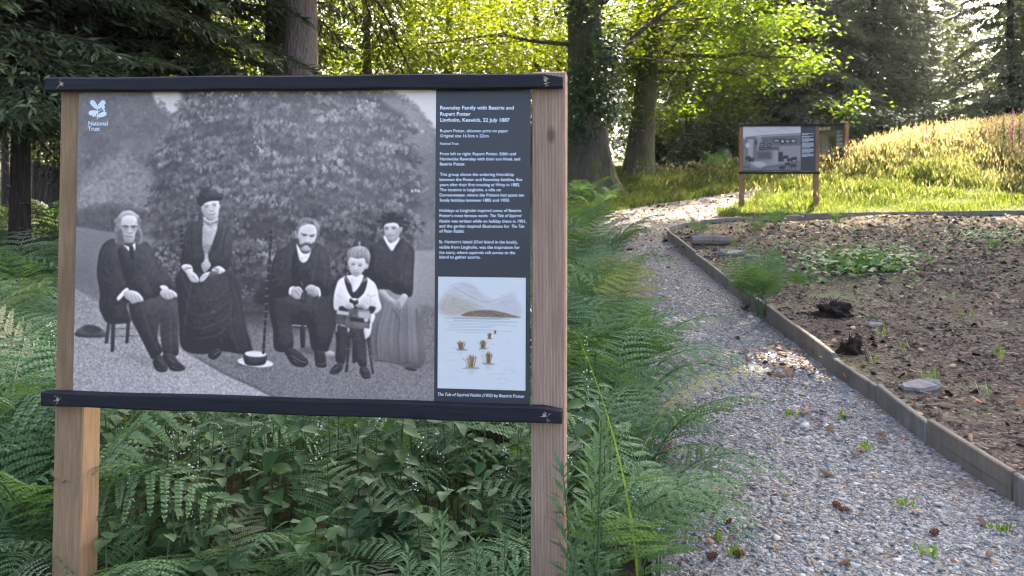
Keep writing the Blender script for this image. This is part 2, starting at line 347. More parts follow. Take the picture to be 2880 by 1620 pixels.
    for i in range(160):
        t = r.random(); x, y = (445+t*30+r.normal(0, 4), 285+t*38+r.normal(0, 6)) if i < 50 else (566-t*50+r.normal(0, 5), 262+t*45+r.normal(0, 5)) if i < 80 else (1100+t*130, 272+t*t*110+r.normal(0, 6))
        q.ell(x, y, r.uniform(2, 6), r.uniform(2, 4), r.uniform(.36, .5), 1.2, .6)
    # shade under the tree, small bush by the chair
    q.poly([(500, 800), (640, 760), (760, 840), (960, 840), (1100, 860), (1080, 910), (820, 930), (640, 900), (520, 900)], .17, 12, .75, tex=n3, ta=.04)
    q.poly([(440, 700), (470, 690), (512, 690), (512, 800), (500, 830), (455, 790), (432, 750)], .20, 4, .9, tex=n3, ta=.08)
    p = np.c_[r.uniform(436, 512, 150), r.uniform(692, 800, 150)]; q.sprays(p-[196, 240], r.normal(1.2, 1, 150), r.uniform(5, 10, 150), r.uniform(.33, .52, 150), 3, 1.5, .3, .9, .7)
    for i in range(26): q.ell(r.normal(700, 22), r.normal(826, 10), 2, 1.6, r.uniform(.4, .66), .7, .8)
    # gravel path in the corner
    q.poly([(188, 800), (278, 846), (400, 918), (514, 985), (630, 1052), (713, 1090), (782, 1125), (790, 1160), (188, 1160)], .56, 2.2, 1, sm=False, tex=ng, ta=.20, grad=(.04, .10))
    q.poly([(210, 812), (330, 870), (420, 930), (340, 960), (205, 880)], .50, 18, .6, tex=ng, ta=.18)
    q.line([(520, 985), (630, 1049), (713, 1086), (790, 1128)], 6, .25, 4, .45)
    def coat(pts, v=.155, soft=.9, **k): q.poly(pts, v, soft, 1, tex=n3, ta=.022, **k)
    def fold(pts, w=3, v=.25, a=.5): q.line(pts, w*1.4, v+.03, 11, a*.8); q.line([(x_+w*1.3, y_+w) for x_, y_ in pts], w*1.2, v-.16, 9, a*.55)
    # ---------------- man with white side whiskers on a low stool
    q.z(100, 580, 2.414)
    q.poly([(270, 860), (320, 815), (360, 805), (420, 815), (480, 860), (470, 890), (330, 892), (275, 880)], .25, 1.2); q.poly([(318, 835), (360, 808), (430, 822), (450, 850), (370, 866)], .155, 2, .9)
    for pts in (((515, 780), (545, 785), (535, 990), (512, 990)), ((490, 780), (512, 785), (495, 930), (470, 935)), ((620, 790), (645, 790), (632, 930), (612, 930))): q.poly(pts, .17, .8, sm=False)
    for pts in (((545, 835), (660, 830)), ((540, 885), (690, 880))): q.line(pts, 4, .19)
    q.poly([(560, 1000), (700, 1060), (830, 1120), (1010, 1120), (1040, 1105), (900, 1050)], .3, 10, .4)
    coat([(640, 640), (700, 600), (850, 590), (960, 600), (972, 660), (970, 900), (972, 1000), (935, 1020), (870, 1005), (850, 880), (845, 790), (830, 900), (862, 985), (800, 1040), (770, 1000), (700, 860), (650, 760)], .165)
    fold([(720, 650), (740, 720), (780, 850), (830, 960)], 9, .235, .6); fold([(880, 640), (920, 720), (925, 860), (925, 990)], 9, .225, .6); fold([(905, 640), (850, 690), (800, 720)], 5, .23, .5)
    for pts in (((800, 1050), (850, 1010), (890, 1060), (898, 1110), (860, 1128), (815, 1105)), ((865, 1010), (930, 1000), (970, 1050), (1018, 1098), (990, 1118), (925, 1115), (895, 1075))): q.poly(pts, .115, .9)
    for pts in (((820, 1095), (860, 1112), (892, 1104)), ((930, 1090), (970, 1106), (1008, 1098)), ((840, 1040), (868, 1070)), ((905, 1030), (940, 1060))): q.line(pts, 6, .38, 1.5, .6)
    coat([(440, 300), (475, 245), (535, 222), (600, 250), (690, 250), (760, 245), (792, 300), (825, 370), (885, 430), (935, 520), (925, 590), (850, 600), (820, 620), (700, 640), (620, 665), (640, 740), (640, 790), (500, 795), (455, 740), (433, 680), (440, 600), (420, 470), (422, 400)], .15)
    coat([(560, 300), (620, 290), (730, 300), (760, 420), (770, 520), (800, 600), (720, 640), (640, 560), (600, 480)], .125)
    for pts in (((520, 260), (540, 380), (590, 500), (640, 590)), ((730, 290), (765, 400), (790, 490), (830, 590)), ((480, 380), (500, 460), (560, 520)), ((445, 480), (520, 520), (590, 560)), ((470, 640), (560, 650), (620, 660)), ((820, 400), (850, 470), (900, 540)), ((610, 290), (660, 360), (690, 400)), ((800, 330), (830, 420), (880, 470)), ((470, 290), (450, 380), (450, 460))): fold(pts, 6, .225, .55)
    q.line([(640, 520), (700, 480), (740, 500)], 4, .26, 1.5, .6)
    q.poly([(555, 620), (610, 560), (635, 565), (600, 610), (565, 642)], .78, .8); q.poly([(845, 545), (880, 538), (905, 560), (870, 575)], .8, .8)
    q.poly([(600, 600), (625, 570), (690, 580), (730, 620), (733, 645), (705, 650), (690, 655), (655, 662), (640, 645), (612, 625)], .66, .8); q.poly([(845, 585), (880, 560), (930, 570), (968, 602), (965, 618), (945, 618), (920, 632), (890, 632), (860, 615)], .66, .8)
    for pts in (((650, 610), (665, 650)), ((672, 608), (690, 650)), ((695, 610), (715, 643)), ((880, 590), (890, 628)), ((905, 588), (920, 625)), ((925, 585), (945, 615))): q.line(pts, 3, .36, .7, .8)
    q.z(270, 570, 6.3)
    q.poly([(320, 330), (330, 300), (420, 270), (450, 320), (440, 430), (470, 560), (500, 700), (480, 740), (380, 740), (340, 700), (350, 560), (330, 480), (350, 400)], .46, 1.1, tex=n3, ta=.10); q.poly([(720, 230), (780, 280), (820, 320), (790, 360), (800, 480), (830, 560), (820, 660), (780, 740), (730, 740), (690, 640), (700, 480)], .44, 1.1, tex=n3, ta=.10)
    q.poly([(400, 480), (470, 470), (500, 620), (500, 720), (400, 730), (380, 600)], .29, 2.2, .8); q.poly([(700, 520), (750, 480), (790, 600), (760, 700), (700, 680)], .29, 2.2, .75)
    q.poly([(380, 300), (400, 240), (470, 165), (560, 140), (640, 148), (720, 200), (770, 250), (745, 300), (560, 250), (450, 320)], .60, .9, grad=(.04, -.1))
    q.poly([(450, 320), (480, 260), (560, 225), (680, 235), (730, 290), (745, 400), (735, 480), (700, 560), (690, 640), (650, 700), (590, 710), (530, 690), (490, 620), (470, 520), (440, 430)], .69, 1, grad=(-.03, -.14))
    q.poly([(470, 440), (590, 430), (580, 500), (500, 540), (475, 510)], .50, 2, .6); q.poly([(630, 440), (730, 440), (715, 510), (650, 500)], .50, 2, .6)
    for pts in (((470, 425), (530, 412), (590, 432)), ((620, 432), (680, 415), (730, 425))): q.line(pts, 22, .26, 1.2, .85)
    for x in (535, 672): q.ell(x, 440, 24, 10, .13, .7, .8)
    q.line([(600, 430), (605, 480), (612, 530)], 22, .75, 2, .7); q.line([(560, 530), (600, 548), (650, 535)], 12, .25, 1.4, .7); q.line([(520, 600), (580, 600), (655, 610)], 11, .24, 1, .85); q.line([(545, 650), (600, 645), (640, 650)], 8, .46, 1.6, .5)
    for i in range(60):
        x = r.choice([r.uniform(330, 490), r.uniform(700, 820)]); y = r.uniform(330, 720); q.line([(x, y), (x+r.normal(-6 if x < 600 else 6, 14), y+45)], 5, r.uniform(.35, .68), .7, .6)
    q.poly([(490, 755), (530, 765), (600, 800), (585, 862), (540, 800)], .86, .6); q.poly([(650, 760), (690, 715), (706, 770), (692, 860), (668, 800)], .82, .6); q.poly([(600, 790), (650, 770), (680, 850), (690, 960), (650, 1020), (600, 900)], .10, .8)
    # ---------------- woman in a dark dress and tall hat
    q.z(490, 480, 4.526)
    for y0 in (690, 750, 800, 870, 930): q.line([(100, y0), (95, y0+48)], 34, .09, .6); q.line([(80, y0-4), (122, y0-4)], 9, .5, .6, .8)
    q.z(100, 580, 2.414)
    coat([(1000, 420), (1060, 440), (1120, 470), (1210, 430), (1310, 430), (1370, 500), (1400, 620), (1420, 800), (1470, 980), (1380, 1000), (1270, 985), (1130, 1005), (1030, 985), (985, 930), (975, 760), (965, 600), (950, 500)], .118)
    q.poly([(1290, 460), (1360, 480), (1400, 640), (1440, 840), (1470, 985), (1380, 1000), (1330, 900), (1300, 760), (1310, 600)], .14, 3, .8)
    for pts in (((1010, 500), (1060, 600), (1200, 640), (1310, 560)), ((1000, 600), (1080, 740), (1220, 720), (1320, 640)), ((985, 740), (1090, 830), (1250, 790), (1330, 720)), ((1300, 480), (1330, 640), (1330, 800), (1380, 980)), ((1360, 560), (1400, 760), (1440, 960)), ((1060, 540), (1030, 700), (1010, 860)), ((1260, 900), (1290, 960), (1280, 985)), ((990, 860), (1090, 900), (1230, 880), (1290, 830))): fold(pts, 8, .22, .55)
    q.ell(1208, 718, 4, 9, .42, .8, .8)
    q.poly([(1175, 1005), (1225, 965), (1265, 975), (1255, 1010), (1215, 1042), (1180, 1028)], .1, .8); q.line([(1215, 1010), (1250, 985)], 6, .45, 1.2, .7)
    q.z(490, 480, 4.526)
    coat([(370, 610), (300, 640), (200, 700), (150, 790), (110, 960), (85, 1120), (95, 1210), (150, 1230), (240, 1290), (350, 1300), (470, 1290), (560, 1260), (690, 1260), (730, 1120), (745, 960), (735, 790), (690, 700), (600, 650), (560, 620)], .165)
    for pts in (((230, 720), (220, 880), (240, 1000), (230, 1180)), ((690, 720), (640, 880), (620, 1080)), ((120, 1060), (200, 1100), (150, 1150)), ((640, 1140), (700, 1150)), ((300, 1080), (330, 1200)), ((620, 700), (590, 860), (520, 1000))): q.line(pts, 12, .105, 2, .8)
    for pts in (((270, 700), (280, 860)), ((180, 780), (150, 960)), ((710, 800), (715, 960)), ((600, 720), (610, 820))): q.line(pts, 16, .22, 3, .6)
    q.poly([(375, 690), (360, 880), (365, 980), (390, 1060), (380, 1150), (345, 1200), (385, 1300), (470, 1215), (440, 1130), (440, 1030), (500, 900), (555, 700), (460, 720)], .62, .8)
    for i in range(90):
        y = r.uniform(710, 1270); hw = np.interp(y, [700, 900, 1040, 1140, 1215, 1290], [90, 75, 30, 28, 50, 15]); x = np.interp(y, [700, 1040, 1215, 1290], [462, 415, 410, 392])+r.uniform(-hw, hw)
        q.ell(x, y, 7, 5, r.choice([.4, .78, .48]), .6, .7)
    q.poly([(365, 960), (480, 950), (450, 1060), (395, 1060)], .40, 2, .5)
    q.poly([(380, 590), (460, 640), (560, 600), (565, 670), (520, 700), (440, 712), (375, 680)], .48, .8, tex=n3, ta=.1); q.line([(378, 600), (430, 640), (500, 645), (560, 610)], 12, .8, .7); q.line([(375, 670), (440, 708), (555, 680)], 11, .76, .6); q.line([(462, 650), (462, 690)], 8, .8, .5)
    q.poly([(345, 480), (360, 450), (370, 520), (360, 530)], .6, .8); q.poly([(570, 440), (588, 440), (578, 510)], .66, .7)
    q.poly([(360, 440), (375, 410), (470, 385), (560, 385), (575, 430), (570, 530), (555, 600), (510, 632), (470, 635), (420, 615), (380, 570), (362, 510)], .68, 1, grad=(.08, -.06))
    q.poly([(365, 470), (420, 520), (430, 610), (385, 575)], .52, 4, .7)
    for x, y in ((413, 462), (515, 440)): q.ell(x, y, 24, 8, .26, 1, .85); q.line([(x-32, y-16), (x, y-25), (x+30, y-16)], 8, .40, 1.2, .8); q.ell(x, y+20, 24, 7, .56, 2, .5)
    q.line([(475, 450), (478, 500)], 16, .76, 2, .7); q.line([(455, 512), (480, 520), (502, 510)], 9, .34, 1, .7); q.line([(440, 560), (485, 562), (525, 545)], 9, .33, .8, .8); q.line([(450, 580), (490, 582), (515, 570)], 8, .55, 1.5, .6)
    q.poly([(290, 350), (330, 340), (470, 370), (600, 330), (632, 300), (610, 370), (560, 382), (470, 388), (400, 410), (355, 450), (320, 440)], .085, .9)
    q.poly([(325, 330), (335, 260), (380, 210), (450, 200), (510, 220), (560, 280), (610, 300), (590, 350), (470, 372), (370, 368)], .15, 1, tex=n3, ta=.05)
    q.poly([(310, 190), (390, 125), (410, 90), (430, 130), (420, 230), (370, 240), (330, 240)], .26, 1, tex=n3, ta=.05); q.poly([(440, 110), (470, 68), (515, 90), (522, 160), (500, 230), (455, 200)], .29, 1, tex=n3, ta=.06)
    for i in range(40): q.ell(r.normal(500, 14), r.normal(218, 16), 4, 4, r.uniform(.35, .72), .5, .8)
    q.line([(365, 290), (400, 310), (440, 350), (470, 300)], 8, .27, 1.5, .7)
    q.poly([(95, 1220), (160, 1190), (225, 1210), (240, 1290), (160, 1310)], .72, .8, tex=n3, ta=.14); q.poly([(480, 1260), (570, 1212), (655, 1275), (570, 1320), (500, 1310)], .70, .8, tex=n3, ta=.14)
    q.line([(140, 1270), (180, 1240), (225, 1245)], 8, .3, .7); q.line([(515, 1245), (560, 1270), (560, 1320)], 9, .25, .7)
    q.poly([(160, 1300), (230, 1280), (290, 1330), (318, 1380), (310, 1420), (240, 1422), (200, 1390)], .70, .9); q.poly([(325, 1400), (340, 1350), (400, 1300), (470, 1290), (440, 1340), (380, 1405), (335, 1420)], .70, .9)
    q.poly([(440, 1340), (470, 1290), (540, 1280), (550, 1320), (450, 1370)], .30, 1.2, .9); q.line([(240, 1340), (290, 1400)], 8, .4, 1, .8); q.line([(360, 1370), (410, 1330)], 8, .42, 1, .8)
    # ---------------- straw boater on the grass
    q.z(100, 580, 2.414)
    q.ell(1494, 1075, 128, 20, .22, 3, .6); q.ell(1494, 1062, 124, 30, .80, .8, rot=.10); q.poly([(1420, 1000), (1425, 1070), (1490, 1085), (1560, 1070), (1568, 1005), (1490, 1020)], .18, .8); q.ell(1495, 1004, 74, 21, .78, .8, rot=.05); q.line([(1420, 1040), (1370, 1058)], 3, .3, .7, .6)
    # ---------------- chair and bearded man leaning forward
    q.z(680, 540, 2.4155)
    q.poly([(90, 700), (190, 580), (240, 640), (200, 760), (100, 760)], .10, 3, .9)
    for y0 in range(270, 1060, 52): q.line([(203-(y0-270)*.065, y0), (198-(y0-270)*.065, y0+44)], 17, .085, .6); q.line([(188-(y0-270)*.065, y0+24), (214-(y0-270)*.065, y0+20)], 7, .42, .6, .75)
    q.line([(205, 345), (330, 350)], 16, .22); q.line([(205, 350), (330, 355)], 4, .42, .6, .6)
    q.poly([(320, 780), (520, 790), (520, 910), (330, 910)], .09, 1.5); q.line([(330, 905), (440, 912)], 7, .62, .6); q.line([(320, 792), (440, 802)], 12, .26, .7)
    for i in range(26): q.ell(r.uniform(325, 440), r.uniform(788, 830), 3, 3, r.uniform(.25, .5), .5, .8)
    q.poly([(400, 920), (430, 920), (430, 1060), (405, 1060)], .1, 1)
    q.ell(510, 1085, 122, 26, .30, 1.2, rot=.12); q.poly([(565, 1090), (600, 1078), (640, 1100), (600, 1118), (560, 1112)], .55, 1, tex=n3, ta=.1)
    coat([(190, 690), (260, 660), (330, 690), (420, 760), (540, 760), (620, 700), (650, 800), (640, 900), (590, 1070), (560, 1080), (480, 1070), (450, 880), (430, 830), (340, 850), (350, 1060), (230, 1075), (215, 940), (190, 800)], .115)
    q.poly([(230, 720), (300, 700), (320, 860), (330, 1050), (270, 1060), (240, 900)], .165, 8, .7); q.poly([(530, 760), (610, 740), (630, 860), (580, 1040), (520, 1040), (510, 880)], .15, 8, .7)
    for pts in (((290, 1070), (360, 1065), (430, 1120), (455, 1160), (420, 1190), (350, 1175), (310, 1120)), ((500, 1080), (560, 1085), (575, 1150), (570, 1190), (515, 1188), (500, 1150))): q.poly(pts, .095, .9)
    for pts in (((340, 1110), (400, 1150), (440, 1160)), ((515, 1165), (545, 1172), (570, 1160)), ((350, 1140), (390, 1170))): q.line(pts, 7, .42, 1.6, .6)
    coat([(370, 320), (300, 370), (230, 430), (200, 520), (185, 620), (190, 700), (260, 720), (330, 700), (360, 660), (440, 660), (500, 650), (540, 700), (590, 700), (615, 640), (605, 540), (600, 440), (560, 380), (500, 350), (440, 420)], .14)
    coat([(360, 400), (340, 560), (380, 660), (500, 640), (480, 460), (420, 480)], .105)
    for pts in (((250, 430), (230, 540), (270, 600)), ((210, 600), (290, 590), (340, 640)), ((200, 660), (270, 620)), ((570, 440), (580, 560), (560, 640)), ((520, 400), (500, 520), (470, 640)), ((300, 400), (280, 520)), ((195, 560), (260, 560), (310, 590))): fold(pts, 7, .215, .5)
    q.line([(405, 610), (412, 632), (422, 634)], 4, .6, .5, .8)
    for pts in (((320, 690), (328, 650), (365, 640), (345, 660), (335, 700)), ((500, 640), (530, 655), (540, 700), (525, 712), (520, 670))): q.poly(pts, .80, .7)
    q.poly([(335, 700), (345, 655), (390, 642), (415, 668), (420, 690), (405, 722), (370, 728)], .62, .8); q.poly([(430, 660), (455, 632), (490, 632), (520, 660), (530, 690), (500, 712), (465, 700), (445, 690)], .60, .8)
    for pts in (((365, 670), (400, 715)), ((385, 655), (415, 690)), ((450, 665), (490, 680)), ((460, 690), (500, 700))): q.line(pts, 4, .28, .7, .8)
    q.poly([(410, 690), (440, 670), (445, 700), (425, 755), (405, 740)], .14, .8); q.line([(425, 690), (415, 735)], 4, .5, .6, .7)
    q.z(740, 590, 4.995)
    q.poly([(470, 480), (500, 520), (560, 610), (640, 600), (680, 555), (660, 640), (620, 720), (565, 748), (520, 715), (495, 640)], .80, .7); q.line([(530, 685), (580, 670), (610, 650), (625, 690)], 6, .5, .7, .7)
    q.poly([(452, 320), (465, 260), (500, 180), (550, 125), (620, 110), (700, 130), (770, 170), (798, 240), (780, 380), (750, 420), (740, 300), (640, 230), (540, 250), (490, 380), (470, 390)], .40, .9, tex=n3, ta=.12)
    q.poly([(710, 160), (770, 190), (790, 250), (750, 250), (720, 210)], .60, 1.2, .8); q.line([(540, 210), (600, 195), (660, 215)], 14, .66, 1, .7)
    q.poly([(450, 310), (465, 300), (475, 380), (465, 390)], .62, .7)
    q.poly([(500, 300), (540, 235), (640, 205), (720, 220), (755, 280), (755, 360), (735, 440), (715, 520), (660, 580), (600, 600), (540, 570), (500, 480), (485, 400)], .71, 1, grad=(0, -.1))
    q.poly([(540, 240), (620, 215), (720, 240), (740, 300), (620, 320), (530, 300)], .76, 3, .7)
    q.poly([(480, 400), (510, 420), (520, 490), (600, 470), (680, 480), (720, 450), (735, 500), (690, 560), (620, 500), (560, 520), (530, 540), (490, 480)], .23, 1.4, .9, tex=n3, ta=.06)
    q.poly([(520, 540), (560, 580), (640, 580), (690, 550), (650, 610), (590, 622), (540, 590)], .30, 1.6, .85); q.line([(585, 515), (620, 520), (640, 516)], 9, .72, .8, .8)
    for x, y in ((585, 362), (690, 375)): q.ell(x, y, 30, 10, .20, 1.1, .85); q.line([(x-45, y-25), (x, y-12), (x+38, y-6)] if x < 600 else [(x-40, y-4), (x, y-16), (x+40, y-22)], 14, .26, 1.1, .8)
    q.line([(640, 380), (630, 440)], 26, .78, 2, .7); q.line([(595, 460), (630, 470), (660, 462)], 12, .32, 1.2, .75)
    # ---------------- young woman in a brimmed hat and pale skirt
    q.z(1020, 560, 2.9)
    coat([(130, 740), (200, 735), (290, 780), (400, 770), (450, 850), (498, 960), (490, 1080), (516, 1280), (475, 1365), (360, 1355), (220, 1320), (90, 1310), (60, 1200), (70, 1000), (100, 850)], .40, grad=(-.05, -.05))
    for i in range(150):
        x = r.uniform(85, 480); t = (x-85)/400; q.line([(x*.75+90, 880+r.uniform(-60, 40)), (x, 1100), (x*1.02, 1330)], 2.2, r.choice([.30, .50]), .8, .35)
    for pts in (((250, 900), (300, 1000), (290, 1140), (310, 1330)), ((440, 900), (450, 1100), (470, 1350)), ((120, 1000), (110, 1200), (130, 1310)), ((140, 780), (230, 830))): q.line(pts, 16, .25, 4, .45)
    q.line([(100, 1318), (220, 1328), (360, 1365), (470, 1372)], 9, .17, 1.5, .8); q.poly([(350, 1370), (440, 1385), (430, 1400), (370, 1395)], .14, 1.2)
    q.poly([(460, 950), (495, 950), (490, 1080), (514, 1280), (475, 1360)], .30, 4, .6)
    coat([(170, 335), (90, 370), (60, 400), (55, 520), (20, 600), (60, 640), (110, 720), (190, 735), (240, 735), (300, 770), (380, 800), (410, 760), (418, 600), (424, 430), (390, 375), (310, 340), (240, 420)], .145)
    for pts in (((110, 420), (110, 560), (140, 680)), ((350, 440), (320, 600), (320, 740)), ((390, 600), (350, 700)), ((180, 660), (260, 690)), ((400, 450), (395, 600))): fold(pts, 6, .22, .5)
    for y in range(440, 720, 34): q.ell(238-(y-440)*.03, y, 5, 5, .27, .6, .8)
    q.line([(322, 620), (326, 650)], 5, .4, .6, .7)
    q.poly([(130, 750), (180, 745), (220, 790), (270, 830), (290, 880), (260, 880), (200, 840), (140, 800)], .58, 1, grad=(.08, 0)); q.poly([(330, 770), (370, 790), (350, 840), (320, 890), (295, 890), (270, 830), (300, 810)], .62, 1)
    for pts in (((250, 830), (290, 880)), ((290, 830), (310, 880)), ((230, 840), (275, 880))): q.line(pts, 4, .32, .8, .8)
    q.poly([(172, 310), (185, 302), (230, 360), (290, 310), (300, 335), (270, 385), (240, 425), (200, 375)], .84, .7)
    q.poly([(165, 210), (200, 180), (310, 195), (330, 230), (310, 270), (300, 230), (190, 225)], .14, 1.2); q.poly([(330, 230), (345, 200), (320, 260), (300, 290), (310, 250)], .13, 2, .8)
    q.poly([(175, 225), (200, 200), (270, 195), (302, 225), (305, 270), (290, 320), (250, 352), (210, 335), (182, 290)], .68, 1, grad=(-.05, -.04))
    q.poly([(305, 235), (325, 230), (322, 260), (308, 275)], .6, .8); q.poly([(275, 240), (304, 240), (295, 315), (265, 345)], .52, 2.4, .6)
    for x, y in ((197, 243), (256, 240)): q.ell(x, y, 15, 6, .2, .8, .85); q.line([(x-19, y-11), (x, y-15), (x+18, y-10)], 5, .3, .8, .8)
    q.line([(225, 245), (222, 275)], 9, .76, 1.4, .6); q.line([(213, 285), (228, 287), (238, 283)], 5, .38, .8, .7); q.line([(205, 297), (228, 304), (258, 294)], 5, .3, .7, .85)
    q.poly([(105, 178), (150, 162), (260, 160), (350, 175), (395, 195), (375, 205), (300, 190), (200, 182), (140, 195)], .13, .8); q.line([(108, 178), (200, 170), (300, 176), (392, 196)], 4, .33, .7, .7)
    q.poly([(160, 160), (175, 120), (330, 115), (338, 165), (250, 170)], .17, .9); q.poly([(165, 125), (170, 75), (210, 100), (225, 50), (262, 70), (320, 68), (335, 120), (260, 130)], .31, 1, tex=n3, ta=.08); q.poly([(200, 130), (240, 105), (280, 118), (240, 150)], .11, 1)
    # ---------------- boy in a sailor blouse with a small cage
    q.z(920, 670, 3.535)
    q.ell(324, 55, 13, 26, .5, .8)
    for pts in (((215, 960), (258, 960), (205, 1335), (180, 1330)), ((395, 990), (430, 985), (470, 1350), (448, 1352))): q.poly(pts, .12, .8, sm=False)
    for pts in (((240, 1000), (215, 1250)), ((420, 1010), (460, 1300))): q.line(pts, 6, .5, 1, .7)
    for pts in (((195, 1100), (255, 1105)), ((190, 1250), (225, 1252)), ((410, 1110), (440, 1105)), ((430, 1180), (450, 1176))): q.line(pts, 9, .4, 1, .7)
    coat([(90, 860), (200, 860), (300, 880), (380, 900), (390, 1060), (395, 1250), (380, 1290), (330, 1280), (300, 1230), (255, 1230), (250, 1000), (215, 960), (205, 1080), (170, 1250), (110, 1240), (85, 1200), (95, 1050)], .14)
    q.poly([(120, 900), (180, 880), (180, 1000), (140, 1180), (110, 1180)], .2, 7, .6); q.poly([(290, 920), (350, 920), (360, 1100), (350, 1240), (310, 1200)], .19, 7, .6)
    for pts in (((30, 1330), (80, 1260), (150, 1240), (160, 1290), (110, 1345), (50, 1350)), ((330, 1290), (395, 1280), (430, 1340), (425, 1390), (370, 1398), (335, 1350))): q.poly(pts, .12, .9)
    for pts in (((60, 1318), (110, 1280)), ((40, 1340), (95, 1340)), ((360, 1375), (415, 1372)), ((360, 1310), (400, 1320))): q.line(pts, 7, .45, 1.4, .6)
    q.poly([(160, 390), (110, 430), (75, 540), (65, 640), (75, 710), (120, 715), (200, 690), (300, 690), (420, 700), (440, 740), (470, 760), (540, 700), (520, 600), (490, 470), (430, 410), (350, 380), (230, 370)], .82, .9, grad=(-.03, -.08))
    for pts in (((120, 640), (130, 680)), ((430, 600), (440, 680)), ((400, 560), (440, 580), (500, 560)), ((100, 560), (150, 600)), ((480, 640), (460, 700))): q.line(pts, 10, .66, 3, .6)
    q.poly([(100, 855), (140, 870), (215, 890), (220, 930), (205, 930), (200, 880), (110, 862), (98, 930), (90, 925)], .72, .8); q.poly([(370, 900), (440, 830), (445, 880), (430, 960), (385, 1005), (372, 960)], .76, .9); q.poly([(430, 760), (480, 770), (450, 850), (420, 830)], .78, .9)
    q.poly([(175, 390), (200, 380), (245, 470), (265, 540), (330, 470), (360, 390), (400, 395), (400, 450), (370, 540), (310, 600), (260, 600), (215, 540), (185, 460)], .14, .8)
    q.poly([(235, 370), (360, 365), (330, 460), (268, 535), (245, 460)], .82, .8)
    for pts in (((178, 385), (220, 450)), ((192, 375), (235, 440)), ((350, 440), (420, 400)), ((345, 425), (405, 392))): q.line(pts, 7, .78, .5, .9)
    q.poly([(235, 600), (300, 605), (310, 660), (280, 720), (230, 640)], .12, .8); q.poly([(240, 600), (300, 600), (285, 625), (255, 615)], .75, .7)
    q.poly([(120, 690), (160, 675), (180, 710), (130, 720)], .15, .8); q.poly([(425, 680), (485, 690), (460, 740), (430, 740)], .15, .8)
    q.poly([(95, 715), (230, 735), (225, 865), (88, 850)], .26, .8, sm=False, tex=n3, ta=.05); q.poly([(100, 715), (225, 735), (220, 770), (98, 755)], .62, .8, sm=False)
    q.poly([(222, 690), (435, 715), (425, 900), (210, 868)], .34, .8, sm=False, tex=n3, ta=.05); q.poly([(320, 730), (430, 740), (425, 800), (330, 790)], .60, 2)
    q.poly([(230, 780), (425, 805), (425, 845), (225, 825)], .12, 1, sm=False); q.ell(392, 815, 24, 22, .66, 1)
    for i in range(17): x = 228+i*12; q.line([(x, 692+i*1.6), (x-2, 790+i*1.6)], 3.2, .64 if i > 6 else .2, .5, .8)
    q.line([(222, 690), (210, 868), (425, 900)], 5, .6, .6, .7)
    q.poly([(180, 680), (215, 645), (255, 650), (272, 690), (250, 700), (200, 705)], .64, .8); q.poly([(280, 675), (310, 650), (360, 645), (400, 670), (415, 700), (380, 712), (330, 690)], .64, .8)
    for pts in (((225, 665), (240, 695)), ((205, 670), (215, 700)), ((310, 660), (345, 690)), ((340, 655), (375, 690))): q.line(pts, 4, .36, .7, .8)
    q.poly([(375, 300), (380, 260), (405, 248), (418, 270), (400, 310)], .62, .8); q.poly([(205, 235), (215, 230), (222, 280), (210, 275)], .6, .8)
    q.poly([(215, 200), (260, 180), (380, 190), (388, 270), (370, 320), (335, 365), (290, 385), (250, 365), (225, 310)], .70, 1, grad=(-.05, -.05))
    q.poly([(203, 240), (200, 150), (240, 100), (310, 78), (380, 90), (425, 140), (432, 200), (420, 255), (390, 250), (370, 200), (300, 205), (240, 190), (215, 215)], .52, .9, tex=n3, ta=.09)
    for i in range(34): x = r.uniform(215, 420); q.line([(x*.7+95, r.uniform(90, 120)), (x, r.uniform(170, 215))], 4, r.choice([.40, .66]), .8, .5)
    for x, y in ((262, 262), (330, 272)): q.ell(x, y, 18, 7, .24, .9, .85); q.line([(x-22, y-16), (x, y-20), (x+22, y-14)], 5, .42, .9, .7)
    q.line([(292, 265), (288, 310)], 11, .77, 1.6, .7); q.line([(272, 318), (288, 325), (304, 318)], 6, .4, .9, .7); q.line([(265, 342), (285, 350), (315, 346)], 6, .34, .8, .8)
    # grain and tint of the print: a soft lens, faded blacks, uneven fading
    q.c[:] = q.blur(q.c, 1.15); dark = np.clip((.34-q.c)/.24, 0, 1); q.c += dark*(.035+.012*n2+.012*n3+.012*q.noise(4, 12, 2)); q.c += .055*r.normal(size=q.c.shape)*np.clip((Y-800-.25*(X-200))/60, 0, 1)*np.clip((q.c-.30)/.06, 0, 1); q.c += .03*n1
    q.c += .38*(q.c-q.blur(q.c, 8)); q.c[:] = q.blur(np.clip(q.c, .12, .88), .9); q.c[:] = .045+.93*q.c
    fade = np.exp(-(((X-900)/420)**2+((Y-300)/240)**2)); q.c += fade*.085*(1-q.c)
    g = np.clip(q.c+.012*ng+.008*r.normal(size=q.c.shape), 0, 1)
    g = np.clip((g-.06)*1.06+.085, 0, 1)
    t = np.stack([g*1.03+.006*(1-g), g*.965, g*.90+.006*(1-g)], -1)
    return np.clip(t, 0, 1)

